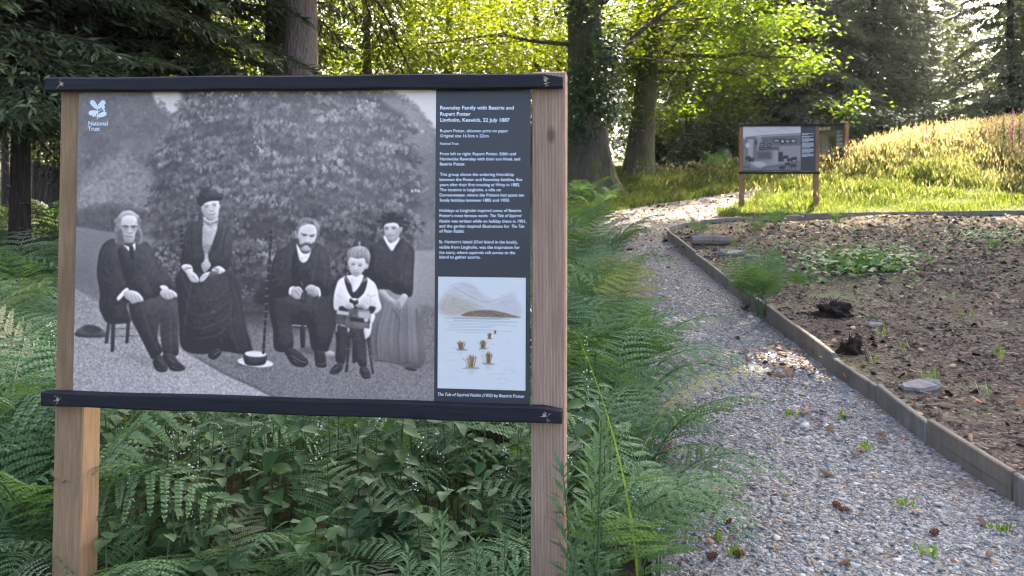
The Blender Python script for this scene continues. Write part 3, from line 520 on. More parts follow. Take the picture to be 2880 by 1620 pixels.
def paint_watercolour():
    """a plain loch view: pale hills, a wooded island, still water; stand-in for the little colour plate"""
    q = Paint(0, 0, 270, 342, 1.5, .0, 5); r = q.r; n2, n3 = q.noise(40, 14, 4), q.noise(6, 4, 2)
    rgb = []
    for ch, (pap, hill, brown, isl, wat, rock) in enumerate((( .88, .72, .74, .46, .68, .56), (.885, .68, .66, .38, .70, .40), (.86, .66, .54, .28, .70, .22))):
        q.c[:] = pap; q.r = np.random.default_rng(8); r = q.r; q.z(0, 0, 1)
        q.poly([(14, 60), (40, 30), (70, 18), (105, 22), (140, 52), (180, 74), (225, 44), (240, 60), (246, 118), (14, 116)], hill, 5, .38, tex=n2, ta=.10)
        q.poly([(14, 70), (50, 60), (110, 84), (130, 112), (14, 114)], brown, 6, .55, tex=n3, ta=.10)
        for i in range(26): x = r.uniform(18, 200); y = r.uniform(40, 100); q.line([(x, y), (x+r.uniform(14, 36), y+r.uniform(5, 15))], 1, hill-.12, .6, .35)
        q.line([(38, 28), (70, 20), (120, 36)], 1, hill-.15, .6, .5); q.line([(52, 32), (100, 60), (150, 76), (210, 56)], 1.2, hill-.18, .6, .5)
        q.poly([(82, 120), (92, 108), (120, 102), (160, 100), (200, 106), (230, 114), (250, 122)], isl, 1.5, .8, tex=n3, ta=.16)
        for i in range(16): y = 124+i*i*.2+r.uniform(0, 2); q.line([(r.uniform(14, 60), y), (r.uniform(150, 250), y+r.uniform(-1, 2))], 1.4, wat-.10, .7, .45)
        for i in range(26): x = r.uniform(14, 230); y = r.uniform(190, 330); q.line([(x, y), (x+r.uniform(10, 40), y+r.uniform(-2, 3))], 1.2, wat-.04, .8, .4)
        for (x, y, w, h) in ((104, 256, 20, 22), (156, 244, 16, 20), (72, 208, 13, 15), (140, 204, 11, 14), (160, 178, 6, 9), (177, 166, 3, 5)): # tufts of brown sedge standing in the shallows
            for j in range(5): q.line([(x-w*r.uniform(.8, 1.5), y+h*(.85+.07*j)), (x+w*r.uniform(.8, 1.6), y+h*(.85+.07*j))], 1.1, wat-.25, .7, .6)
            for j in range(44): t_ = r.normal(0, .42); q.line([(x+t_*w*.6, y+h*.9), (x+t_*w*.9, y+h*.1), (x+t_*w*1.25+r.normal(0, w*.1), y-h*r.uniform(.3, 1.)*(1-.4*abs(t_)))], 1.3, rock+r.choice([-.16, 0, .12]), .7, .55)
            q.ell(x, y+h*1.45, w*.5, h*.4, rock+.1, 4, .22)
        rgb.append(q.c.copy())
    return np.clip(np.stack(rgb, -1), 0, 1)

def paint_room(kind=0):
    """old interior views for the farther boards"""
    q = Paint(0, 0, 160, 140, 1.5, .55, 21+kind); r = q.r; q.z(0, 0, 1); n = q.noise(12, 10, 3)
    if kind == 0:
        q.c[:] = .62+.03*n; q.poly([(0, 0), (160, 0), (160, 26), (52, 34), (0, 42)], .80, 2, sm=False); q.line([(0, 40), (52, 32), (160, 25)], 2, .45)
        for pts in (((20, 4), (60, 20), (120, 8)), ((60, 20), (70, 30)), ((100, 4), (140, 22))): q.line(pts, 1.2, .66, .6)
        q.poly([(52, 36), (160, 30), (160, 64), (52, 66)], .42, 2, sm=False, tex=n, ta=.05); q.poly([(0, 44), (40, 38), (40, 110), (0, 120)], .48, 2, sm=False, tex=n, ta=.05)
        q.poly([(8, 36), (36, 36), (34, 108), (10, 112)], .40, 1.5, sm=False); q.poly([(12, 42), (30, 42), (28, 100), (14, 104)], .66, 2, sm=False)
        q.ell(13, 62, 6, 8, .8); q.ell(36, 54, 4, 7, .28)
        for x, y, w, h in ((84, 42, 18, 12), (116, 44, 16, 12), (132, 42, 16, 14), (46, 54, 14, 10), (68, 56, 10, 12)): q.poly([(x, y), (x+w, y), (x+w, y+h), (x, y+h)], .22, .8, sm=False); q.poly([(x+3, y+3), (x+w-3, y+3), (x+w-3, y+h-3), (x+3, y+h-3)], .66, .8, sm=False)
        q.ell(110, 50, 8, 9, .2); q.ell(110, 50, 4, 5, .7); q.line([(44, 68), (100, 70)], 3, .2); q.poly([(44, 70), (104, 72), (104, 80), (44, 80)], .3, 1.5, sm=False)
        q.poly([(34, 80), (96, 76), (98, 124), (60, 128), (34, 112)], .56, 1.5, sm=False, grad=(.2, 0)); q.poly([(38, 84), (80, 80), (80, 106), (40, 104)], .36, 3, sm=False)
        q.poly([(100, 70), (160, 66), (160, 110), (100, 112)], .58, 3, sm=False); q.poly([(98, 84), (110, 82), (112, 112), (98, 114)], .2, 1.2, sm=False)
        q.poly([(0, 118), (60, 128), (160, 108), (160, 140), (0, 140)], .46, 3, sm=False, tex=n, ta=.12)
        for x, y in ((14, 98), (22, 104), (118, 96), (130, 104), (142, 100), (124, 118), (140, 122), (108, 128)): q.poly([(x-6, y), (x+6, y-2), (x+7, y+6), (x-6, y+7)], .18, 1); q.line([(x-5, y+6), (x-6, y+16)], 1.4, .15); q.line([(x+5, y+6), (x+6, y+15)], 1.4, .15)
        q.poly([(24, 118), (48, 112), (66, 122), (44, 132)], .72, 2); q.line([(0, 130), (50, 138)], 1.5, .3); q.line([(60, 132), (150, 116)], 1.5, .34)
    elif kind == 1:
        q.c[:] = .42+.05*n; q.poly([(0, 0), (160, 0), (160, 24), (0, 34)], .3, 3, sm=False)
        for i in range(4): q.poly([(46+i*22, 8), (64+i*22, 7), (64+i*22, 20), (46+i*22, 22)], .78, 1.2, sm=False)
        q.poly([(40, 60), (60, 40), (100, 40), (118, 62), (116, 120), (42, 124)], .56, 3, grad=(0, .15)); q.poly([(0, 110), (160, 106), (160, 140), (0, 140)], .5, 4, sm=False); q.poly([(124, 50), (158, 46), (158, 112), (126, 116)], .22, 3, sm=False)
        q.line([(80, 62), (80, 118)], 3, .34, 1); q.poly([(6, 96), (30, 92), (34, 118), (8, 122)], .24, 1.5)
    else:
        q.c[:] = .34+.09*n; q.poly([(0, 0), (160, 0), (160, 40), (0, 50)], .48, 6, sm=False, tex=n, ta=.1); q.poly([(0, 90), (80, 70), (160, 96), (160, 140), (0, 140)], .26, 6, tex=n, ta=.1)
        for i in range(7): q.ell(20+i*20, 74+r.normal(0, 6), 5, 12, .16, 1.5); q.ell(20+i*20, 60+r.normal(0, 5), 3.5, 4, .62, 1)
    g = np.clip(q.c+.01*r.normal(size=q.c.shape), 0, 1)
    tint = ((1, .97, .98), (1., .95, .82), (1, .99, .99))[kind]
    return np.clip(np.stack([g*t for t in tint], -1), 0, 1)
# ------------------------------------------------------------------ ground, path, bed
m = M['soil'] = mat('soil', (.05, .04, .025), .95, .1); k = N(m); v = k.co()
a, b, c_ = k.noise(v, 1.2, 5), k.noise(v, 22, 4), k.vor(v, 40)
k.base(k.mix(k.ramp(a, [(.4, (0, 0, 0)), (.62, (1, 1, 1))]), k.mix(b, (.016, .013, .009), (.05, .038, .024)), k.mix(b, (.020, .034, .010), (.06, .08, .024)))); k.bump(k.math('ADD', b, a), .8, .03)
m = M['gravel'] = mat('gravel', (.2, .21, .23), .85, .25); k = N(m); v = k.co((1, 1, 1)); vc = k.n('ShaderNodeTexVoronoi'); vc.inputs['Scale'].default_value = 46; k.l(v, vc.inputs['Vector'])
sep = k.n('ShaderNodeSeparateColor'); k.l(vc.outputs['Color'], sep.inputs[0])
st = k.ramp(sep.outputs[0], [(0, (.08, .08, .08)), (.45, (.15, .15, .15)), (.8, (.22, .22, .22)), (1, (.30, .30, .30))])
br = k.noise(v, 3.2, 5, .65); fl = k.ramp(sep.outputs[1], [(.80, (0, 0, 0)), (.86, (1, 1, 1))])
c0 = k.mix(k.math('MULTIPLY', fl, k.ramp(br, [(.40, (0, 0, 0)), (.6, (1, 1, 1))])), st, (.20, .105, .055)); c0 = k.mix(k.ramp(k.noise(v, 1.1, 4), [(.48, (0, 0, 0)), (.7, (.6, .6, .6))]), c0, (.10, .072, .052))
k.base(k.mix(k.ramp(vc.outputs['Distance'], [(.45, (0, 0, 0)), (.8, (1, 1, 1))]), c0, (.05, .045, .04))); k.bump(k.math('SUBTRACT', sep.outputs[2], vc.outputs['Distance']), .9, .012)
m = M['mulch'] = mat('mulch', (.1, .07, .05), .95, .1); k = N(m); v = k.co((1, 1, 1)); vc = k.n('ShaderNodeTexVoronoi'); vc.inputs['Scale'].default_value = 34; k.l(v, vc.inputs['Vector']); sep = k.n('ShaderNodeSeparateColor'); k.l(vc.outputs['Color'], sep.inputs[0])
c0 = k.ramp(sep.outputs[0], [(0, (.035, .027, .021)), (.5, (.085, .064, .049)), (.85, (.145, .113, .09)), (1, (.22, .18, .15))])
c0 = k.mix(k.ramp(k.noise(v, .9, 5), [(.45, (0, 0, 0)), (.66, (.75, .75, .75))]), c0, (.15, .135, .08)); c0 = k.mix(k.ramp(k.noise(v, 2.3, 4), [(.55, (0, 0, 0)), (.7, (.6, .6, .6))]), c0, (.07, .05, .04))
k.base(c0); k.bump(k.math('SUBTRACT', sep.outputs[2], vc.outputs['Distance']), 1., .02)
xs = np.unique(np.r_[np.arange(-120, -20, 6.), np.arange(-20, 26, .5), np.arange(26, 121, 6.)]); ys = np.unique(np.r_[np.arange(-40, -4, 4.), np.arange(-4, 36, .5), np.arange(36, 161, 6.)])
XX, YY = np.meshgrid(xs, ys); V = np.c_[XX.ravel(), YY.ravel(), ground(XX, YY).ravel()]; nx = len(xs); I = (np.arange(len(ys)-1)[:, None]*nx+np.arange(nx-1)).ravel()
tag(link('ground', mesh('ground', V, np.c_[I, I+1, I+nx+1, I+nx], M['soil'], True)), 'dark woodland soil beneath ferns and trees', kind='structure')
EDGE_PX = [(1012, 504.6), (926.6, 447), (876, 405.8), (832, 375.4), (793.5, 344.5), (757, 315), (720.5, 285.5), (695, 264), (676, 247)]
FAR_PX = [(667.5, 239.5), (667, 236.5), (676, 233), (700, 229), (740, 225.2), (800, 221.8), (880, 219.6), (960, 218), (1024, 217), (1100, 216)]
near = [(2.20, -2.6), (2.19, -1.4), (2.18, -.2), (2.17, 1.0), (2.17, 2.2), (2.175, 3.0)]
EDGE = [np.array([x, y, gz(x, y)]) for x, y in near]+[at(u, v) for u, v in EDGE_PX+FAR_PX]
LEFT_PX = [(655, 620), (650, 560), (645, 520), (640, 480), (636, 420), (630, 360), (622, 310), (612, 275), (604, 250), (598, 230), (603, 218), (616, 212), (658, 204.5), (702, 198), (745, 191), (775, 188), (752, 199), (737, 204), (722, 209.5), (715, 213), (722, 217), (742, 218.6), (800, 218.4), (900, 215.5), (1024, 213), (1100, 212)]
LEFT = [np.array([.35, -3, 0]), np.array([.42, 1, 0])]+[at(u, v) for u, v in LEFT_PX]
PATH = np.array(LEFT+EDGE[::-1]); BED = np.array(EDGE+[np.array([16, EDGE[-1][1]+.3, 0]), np.array([16, -3, 0])])
def sheet(name, poly, mt, up, step, sub=None):
    """a grid clipped to a polygon: whole cells inside plus a fan-free trimmed rim (cells whose centre is inside)"""
    import bmesh
    bm = bmesh.new(); vs = [bm.verts.new((p[0], p[1], 0)) for p in poly]; f = bm.faces.new(vs); bmesh.ops.triangulate(bm, faces=[f])
    lo, hi = np.min(poly, 0), np.max(poly, 0)
    for ax in (0, 1):
        for c in np.arange(lo[ax]+step, hi[ax], step):
            no = (1, 0, 0) if ax == 0 else (0, 1, 0); co = (c, 0, 0) if ax == 0 else (0, c, 0)
            bmesh.ops.bisect_plane(bm, geom=bm.verts[:]+bm.edges[:]+bm.faces[:], plane_co=co, plane_no=no)
    for vv in bm.verts:
        h = 0 if sub is None else sub(vv.co.x, vv.co.y); vv.co.z = gz(vv.co.x, vv.co.y)+up+h
    bmesh.ops.recalc_face_normals(bm, faces=bm.faces)
    if sum(f.normal.z for f in bm.faces) < 0: bmesh.ops.reverse_faces(bm, faces=bm.faces)
    me = bpy.data.meshes.new(name); bm.to_mesh(me); bm.free(); me.materials.append(mt); me.polygons.foreach_set('use_smooth', np.ones(len(me.polygons), bool)); return link(name, me)
path = tag(sheet('gravel_path', PATH, M['gravel'], .012, .6), 'blue grey slate gravel path curving past the timber edging', kind='structure')
bed = tag(sheet('planting_bed', BED, M['mulch'], .06, .5, lambda x, y: .035*math.sin(x*1.7+y*.6)*math.sin(y*.9+.5)+.10*min(max((x-2.25)/3, 0), 1)*min(max((13.5-y)/3, 0), 1)), 'bare mulched planting bed behind timber edging', kind='structure')
def bedz(x, y): return gz(x, y)+.06+.035*math.sin(x*1.7+y*.6)*math.sin(y*.9+.5)+.10*min(max((x-2.25)/3, 0), 1)*min(max((13.5-y)/3, 0), 1)

# chips: flat irregular slivers, joined (uncountable)
def chips(P, Z, size, rngl, flat=.28, tilt=.35, n=5):
    m = len(P); an = np.linspace(0, 2*np.pi, n, endpoint=False)[None]+rngl.uniform(0, 6.3, (m, 1))+rngl.normal(0, .22, (m, n))
    rr = size[:, None]*rngl.uniform(.65, 1.15, (m, n)); el = rngl.uniform(.45, 1., (m, 1)); ro = rngl.uniform(0, 6.3, (m, 1))
    lx, ly = rr*np.cos(an), rr*np.sin(an)*el; X, Y = lx*np.cos(ro)-ly*np.sin(ro), lx*np.sin(ro)+ly*np.cos(ro)
    tx, ty = rngl.normal(0, tilt, (m, 1)), rngl.normal(0, tilt, (m, 1)); h = size[:, None]*flat*rngl.uniform(.5, 1.4, (m, 1))
    zt = X*tx+Y*ty+h; top = np.stack([X*.92, Y*.92, zt], -1); bot = np.stack([X, Y, zt-h*1.6], -1)
    V = np.concatenate([top, bot], 1); V[..., 0] += P[:, None, 0]; V[..., 1] += P[:, None, 1]; V[..., 2] += Z[:, None]
    b = (np.arange(m)*2*n)[:, None, None]; T = np.array([[0, i, i+1] for i in range(1, n-1)]+sum([[[i, n+i, n+(i+1) % n], [i, n+(i+1) % n, (i+1) % n]] for i in range(n)], []))[None]
    return V.reshape(-1, 3), (b+T).reshape(-1, 3), 2*n
def tint(rngl, m, rep, pal, w):
    pal = np.array(pal); c = pal[rngl.choice(len(pal), m, p=np.array(w)/sum(w))]*rngl.uniform(.65, 1.35, (m, 1)); return np.repeat(c, rep, 0)
def attrmat(name, rough, spec):
    m = mat(name, (.2, .2, .2), rough, spec); k = N(m); a = k.n('ShaderNodeAttribute', attribute_name='col'); k.base(k.mix(k.math('MULTIPLY', k.noise(k.co(), 90, 3), .35), a.outputs['Color'], (.03, .03, .03))); return m
M['chip'] = attrmat('chip', .62, .4); M['litter'] = attrmat('litter', .85, .2)
SLATE = [(.142, .155, .159), (.19, .206, .211), (.105, .114, .117), (.25, .268, .272), (.215, .20, .175), (.19, .12, .075)]; SW = [4, 4, 2.5, 1.6, 1.3, .7]
BARK = [(.066, .048, .036), (.110, .083, .064), (.038, .028, .022), (.18, .142, .113), (.088, .079, .048), (.27, .225, .185), (.13, .074, .046)]; BW = [4, 3.4, 3, 1.3, 2., .35, 1.5]
def scatter(poly, n, y0, y1, x0, x1, dens):
    out = []; c = 0
    while c < n:
        P = np.c_[rng.uniform(x0, x1, 20000), rng.uniform(y0, y1, 20000)]; P = P[inside(P, poly)]; P = P[rng.random(len(P)) < dens(P)]; out.append(P); c += len(P)
    return np.concatenate(out)[:n]
P = scatter(PATH, 85000, 2.6, 12.5, .2, 2.3, lambda P: np.clip((4.2/np.maximum(P[:, 1], 2.6))**2, 0, 1)); Z = ground(P[:, 0], P[:, 1])+.012
V, F, n_ = chips(P, Z, rng.gamma(3., .0025, len(P))*(1+.06*np.clip(P[:, 1]-4, 0, 8)), rng, .16, .22)
o = link('slate_chippings', mesh('slate_chippings', V, F, M['chip'], colr=tint(rng, len(P), n_, SLATE, SW)), path); tag(o, kind='stuff')
big = scatter(PATH, 240, 2.9, 6.5, .6, 2.2, lambda P: np.clip((3.6/P[:, 1])**2, 0, 1))
BIGM = []
for i in range(10):
    V, F, n_ = chips(np.zeros((1, 2)), np.zeros(1), np.array([.027]), rng, .16, .10, 5); BIGM.append(mesh('slate_chip', V, F, M['chip'], colr=tint(rng, 1, n_, SLATE[:4], SW[:4])))
for i, (x, y) in enumerate(big): link('slate_chip', BIGM[i % 10], path, (x, y, gz(x, y)+.02), (rng.normal(0, .15), rng.normal(0, .15), rng.uniform(0, 6.3)), rng.uniform(.45, .95))
P = scatter(BED, 52000, 2.8, 15.6, 2.2, 10, lambda P: np.clip((4.5/np.maximum(P[:, 1], 3))**1.6, 0, 1)); Z = np.array([bedz(x, y) for x, y in P])
V, F, n_ = chips(P, Z, rng.gamma(2.8, .0042, len(P))*(1+.09*np.clip(P[:, 1]-4, 0, 12)), rng, .18, .4)
o = link('bark_mulch', mesh('bark_mulch', V, F, M['litter'], colr=tint(rng, len(P), n_, BARK, BW)), bed); tag(o, kind='stuff')
# dry leaves blown over path and bed
P = np.r_[scatter(PATH, 260, 2.8, 13, .2, 2.3, lambda P: .10+.9*(np.sin(P[:, 0]*5+P[:, 1]*1.7)*np.sin(P[:, 1]*2.3) > .55)), scatter(PATH, 1100, 11, 21, 1, 8, lambda P: np.ones(len(P))), np.clip(rng.normal((1.85, 6.05), (.22, .28), (170, 2)), (1.2, 5), (2.14, 7)), rng.normal((2.5, 5.8), (.14, .5), (90, 2)), scatter(BED, 1500, 2.8, 15, 2.2, 9, lambda P: .3+.7*(np.sin(P[:, 0]*3+P[:, 1])*np.sin(P[:, 1]*1.4) > .2))]
inb = inside(P, BED); Z = np.array([bedz(x, y)+.02 if b_ else gz(x, y)+.03 for (x, y), b_ in zip(P, inb)]); V, F, n_ = chips(P, Z, (rng.gamma(3, .0048, len(P))+.005)*(1+.045*np.clip(P[:, 1]-9, 0, 9)), rng, .05, .35, 6)
tag(link('fallen_leaves', mesh('fallen_leaves', V, F, M['litter'], colr=tint(rng, len(P), n_, [(.17, .09, .05), (.27, .165, .10), (.11, .065, .04), (.34, .24, .16)], [3, 2, 3, 1]))), 'dry russet leaves scattered over path and bed', 'leaf litter', kind='stuff')

# ------------------------------------------------------------------ timber edging, one board after another
m = M['edging'] = wood('edging', (.12, .11, .092), (.28, .262, .225)); k = N(m); old = k.b.inputs['Base Color'].links[0].from_socket; oi = k.n('ShaderNodeObjectInfo'); c_ = k.mix(k.ramp(k.noise(k.co((1, 1, .5)), 3.5, 5), [(.5, (0, 0, 0)), (.7, (.6, .6, .6))]), old, (.075, .065, .048)); k.base(k.mix(k.math('MULTIPLY', oi.outputs['Random'], .6), c_, (.16, .125, .085)))
edg = tag(empty('timber_edging', EDGE[0]), 'grey weathered timber board edging between slate path and mulched bed', 'edging')
def board(p, q, h=.138, th=.032):
    d = np.array([q[0]-p[0], q[1]-p[1]]); L = np.hypot(*d); d /= L; nrm = np.array([d[1], -d[0]]); nn = max(2, int(L/.5)+1); V = []; F = []; g = .006; j0 = rng.normal(0, .010); sk = rng.normal(0, .006)
    for i in range(nn+1):
        t = g+(L-2*g)*i/nn; c = np.array(p[:2])+d*t+nrm*(sk*(1-2*abs(i/nn-.5))); z0 = gz(*c); tp = z0+h+j0+.004*math.sin(t*3); bb = .006
        for off, z in ((0, z0-.06), (0, tp-bb), (bb, tp), (th-bb, tp), (th, tp-bb), (th, z0-.06)): V.append((*(c+nrm*off), z))
    for i in range(nn):
        for j in range(6): k2 = (j+1) % 6; F.append([i*6+j, i*6+k2, i*6+6+k2, i*6+6+j])
    F.append([0, 5, 4, 3, 2, 1]); F.append([nn*6+j for j in range(6)])
    o = link('board', mesh('board', np.array(V)-EDGE[0], F, M['edging']), edg); return o
for i_, (p, q) in enumerate(zip(EDGE[:-1], EDGE[1:])): board(p, q, .132 if i_ < 16 else .13)
# ------------------------------------------------------------------ the near sign
def image(name, A):
    h, w_ = A.shape[:2]; im = bpy.data.images.new(name, w_, h); px = np.ones((h, w_, 4), np.float32); px[..., :3] = A[::-1]; im.pixels.foreach_set(px.ravel()); im.pack(); return im
def printmat(name, A, gain=1., rough=.4):
    m = mat(name, (.5, .5, .5), rough, .35); k = N(m); t = k.n('ShaderNodeTexImage'); t.image = image(name, A); t.extension = 'EXTEND'
    k.base(k.mix(1., t.outputs[0], (gain, gain, gain), 'MULTIPLY')); return m
YAW, LEAN = .1133, .0321
O_ = np.array([.0546, 2.5697, CAMZ+.2394]); PW, PH = 1.41, .922      # top right corner of the panel and its size
DX = np.array([math.cos(YAW), -math.sin(YAW), 0]); NN = np.array([-math.sin(YAW), -math.cos(YAW), 0]); UPV = np.array([0, 0, 1.])*math.cos(LEAN)-NN*math.sin(LEAN); NRM = np.cross(DX, UPV)
def pl(x, y, front=0.):
    """bearing on the photograph (2880 wide) -> (right, up) in metres on the sign's face"""
    d = np.array([(x/2.8125-512)/FPX, 1., -(y/2.8125-HZ)/FPX]); e = np.array([0, 0, CAMZ]); q = O_+NRM*front; t = np.dot(q-e, NRM)/np.dot(d, NRM); p = e+d*t-q
    return np.array([np.dot(p, DX), np.dot(p, UPV)])
def make_sign(label, cat, group=None):
    s = empty('information_sign'); return tag(s, label, cat, group)
sign = make_sign('near information board with large black and white family photograph and dark text column', 'sign')
MS = Matrix(((DX[0], -NRM[0], UPV[0], O_[0]), (DX[1], -NRM[1], UPV[1], O_[1]), (DX[2], -NRM[2], UPV[2], O_[2]), (0, 0, 0, 1))); sign.matrix_world = MS   # local: x right, y back, z up, origin at the panel's top right corner
yb = -(O_[2])-.12
def post(x0, x1, y0, y1, z0, z1, mt, parent):
    b = MB(); V = []; nz = 22
    b.box((x0, y0, z0), (x1, y1, z1), .004); me = b.me('post', M[mt]); return link('post', me, parent)
post(.004, .103, .004, .098, yb-.1, .052, 'post_ribbed', sign); post(-PW-.068, -PW+.027, .012, .107, yb-.1, .045, 'post_tan', sign)
def rail(xa, xb, z0, z1, parent):
    b = MB(); n = 30; V = []; F = []; bv = .004; y0, y1 = -.036, -.0015
    for i in range(n+1):
        t = i/n; x = xa+(xb-xa)*t; a0 = z0[0]+(z0[1]-z0[0])*t+.0012*math.sin(t*21); a1 = z1[0]+(z1[1]-z1[0])*t+.0012*math.sin(t*17+2)
        if i in (0, n): x += (.0 if i else 0); 
        cut = .010 if i == n else 0
        for y, z in ((y0+bv, a0), (y0, a0+bv), (y0, a1-bv-cut), (y0+bv, a1-cut), (y1, a1-cut), (y1, a0)): V.append((x, y, z))
    for i in range(n):
        for j in range(6): k2 = (j+1) % 6; F.append([i*6+j, i*6+k2, i*6+6+k2, i*6+6+j][::-1])
    F.append([0, 1, 2, 3, 4, 5]); F.append([n*6+j for j in range(6)][::-1])
    r = link('rail', mesh('rail', V, F, M['rail']), parent)
    for xx in (xa+.055, xb-.05):
        zc = .5*(z0[0]+z1[0])+(xx-xa)/(xb-xa)*.5*(z0[1]+z1[1]-z0[0]-z1[0]); q = MB()
        for j in range(9):
            a = random.uniform(0, 6.3); l = random.uniform(.006, .018); ox, oz = random.gauss(0, .006), random.gauss(0, .007); wd = .0016
            q.add([(xx+ox, y0-.0012, zc+oz-wd), (xx+ox, y0-.0012, zc+oz+wd), (xx+ox+l*math.cos(a), y0-.002, zc+oz+l*math.sin(a))], [(0, 1, 2)])
        q.tube([(xx, y0+.001, zc), (xx, y0-.0016, zc)], .0045, 8); link('screw', q.me('screw', M['splinter']), r)
    return r
ta, tb, tc, td = pl(126, 218, .036), pl(1583, 204, .036), pl(126, 256, .036), pl(1583, 247, .036)
rail(ta[0], tb[0], (tc[1], td[1]), (ta[1], tb[1]), sign)
ta, tb, tc, td = pl(115, 1103, .036), pl(1580, 1147, .036), pl(115, 1143, .036), pl(1580, 1194, .036)
rail(ta[0], tb[0], (tc[1], td[1]), (ta[1], tb[1]), sign)
panel = link('panel', MB().box((-PW, .0, -PH-.02), (0, .008, .02), .001).me('panel', M['dark_panel']), sign)
def decal(name, quad, mt, parent, up=.0008, nn=24):
    """thin printed sheet over the panel; quad = tl,tr,br,bl in sign coordinates"""
    tl, tr, br, bl = [np.array(p) for p in quad]; V = []; uv = []
    for j in range(nn+1):
        for i in range(nn+1): a, b = i/nn, j/nn; p = (tl*(1-a)+tr*a)*(1-b)+(bl*(1-a)+br*a)*b; V.append((p[0], -up, p[1])); uv.append((a, 1-b))
    F = [[j*(nn+1)+i, (j+1)*(nn+1)+i, (j+1)*(nn+1)+i+1, j*(nn+1)+i+1] for j in range(nn) for i in range(nn)]
    return link(name, mesh(name, V, F, mt, uv=uv), parent)
# the photograph: a sheet whose corners are square on the panel; its picture is looked up by bearing
def unwarp(A, quad, x0, y0, w_, h_, k=1.):
    """resample a raster drawn in photograph units to the square of the sheet"""
    tl, tr, br, bl = [np.array(p) for p in quad]; g = np.zeros((h_, w_, 3), np.float32); a = (np.arange(w_)+.5)/w_; b = (np.arange(h_)+.5)/h_
    Aa, Bb = np.meshgrid(a, b); px = (tl[0]*(1-Aa)+tr[0]*Aa)*(1-Bb)+(bl[0]*(1-Aa)+br[0]*Aa)*Bb; py = (tl[1]*(1-Aa)+tr[1]*Aa)*(1-Bb)+(bl[1]*(1-Aa)+br[1]*Aa)*Bb
    W = O_[:, None, None]+DX[:, None, None]*px+UPV[:, None, None]*py; X = (512+FPX*W[0]/W[1])*2.8125; Y = (HZ-FPX*(W[2]-CAMZ)/W[1])*2.8125
    fx, fy = np.clip((X-x0)*k, 0, A.shape[1]-1.01), np.clip((Y-y0)*k, 0, A.shape[0]-1.01); ix, iy = fx.astype(int), fy.astype(int); dx, dy = (fx-ix)[..., None], (fy-iy)[..., None]
    return (A[iy, ix]*(1-dx)+A[iy, ix+1]*dx)*(1-dy)+(A[iy+1, ix]*(1-dx)+A[iy+1, ix+1]*dx)*dy
xr = (pl(1228, 300)[0]+pl(1219, 1130)[0])/2
PQ = [(-PW+.0005, .019), (xr, .019), (xr, -PH-.019), (-PW+.0005, -PH-.019)]
decal('photograph', PQ, printmat('photograph', unwarp(paint_portrait(), PQ, 196, 240, 1180, 980), 1.12), panel)
def z4(x, y): return 1200+x/3.45, 200+y/3.45
def z5(x, y): return 1200+x/2.414, 600+y/2.414
iq = [pl(*z5(82, 430)), pl(*z5(677, 437)), pl(*z5(667, 1203)), pl(*z5(71, 1187))]
il, ir_ = (iq[0][0]+iq[3][0])/2, (iq[1][0]+iq[2][0])/2; it, ib = (iq[0][1]+iq[1][1])/2, (iq[2][1]+iq[3][1])/2
decal('illustration', [(il, it), (ir_, it), (ir_, ib), (il, ib)], printmat('illustration', paint_watercolour(), .8), panel, .001, 2)
# lettering
SH = .22
def text(body, p0, p1, cap, parent, bold=0., ital=False, up=.0016, mt='ink_white'):
    """one run of words: baseline from p0 to p1 (sign coordinates), capital height in metres"""
    cu = bpy.data.curves.new('t', 'FONT'); cu.body = body; cu.size = 1.; cu.offset = bold; cu.resolution_u = 3; o = bpy.data.objects.new('t', cu); col.objects.link(o); bpy.context.view_layer.update()
    me = bpy.data.meshes.new_from_object(o.evaluated_get(bpy.context.evaluated_depsgraph_get())); col.objects.unlink(o); bpy.data.objects.remove(o); bpy.data.curves.remove(cu)
    n = len(me.vertices); c = np.empty(n*3, np.float32); me.vertices.foreach_get('co', c); c = c.reshape(-1, 3); x0, x1 = c[:, 0].min(), c[:, 0].max(); p0, p1 = np.array(p0), np.array(p1)
    s = (c[:, 0]-x0)/(x1-x0); y = c[:, 1]*cap/.70; q = p0[None]+(p1-p0)[None]*s[:, None]; V = np.c_[q[:, 0]+(y*SH if ital else 0), np.full(n, -up), q[:, 1]+y]
    me.vertices.foreach_set('co', V.astype(np.float32).ravel()); me.update(); me.materials.clear(); me.materials.append(M[mt]); me.name = 'lettering'; return link('lettering', me, parent)
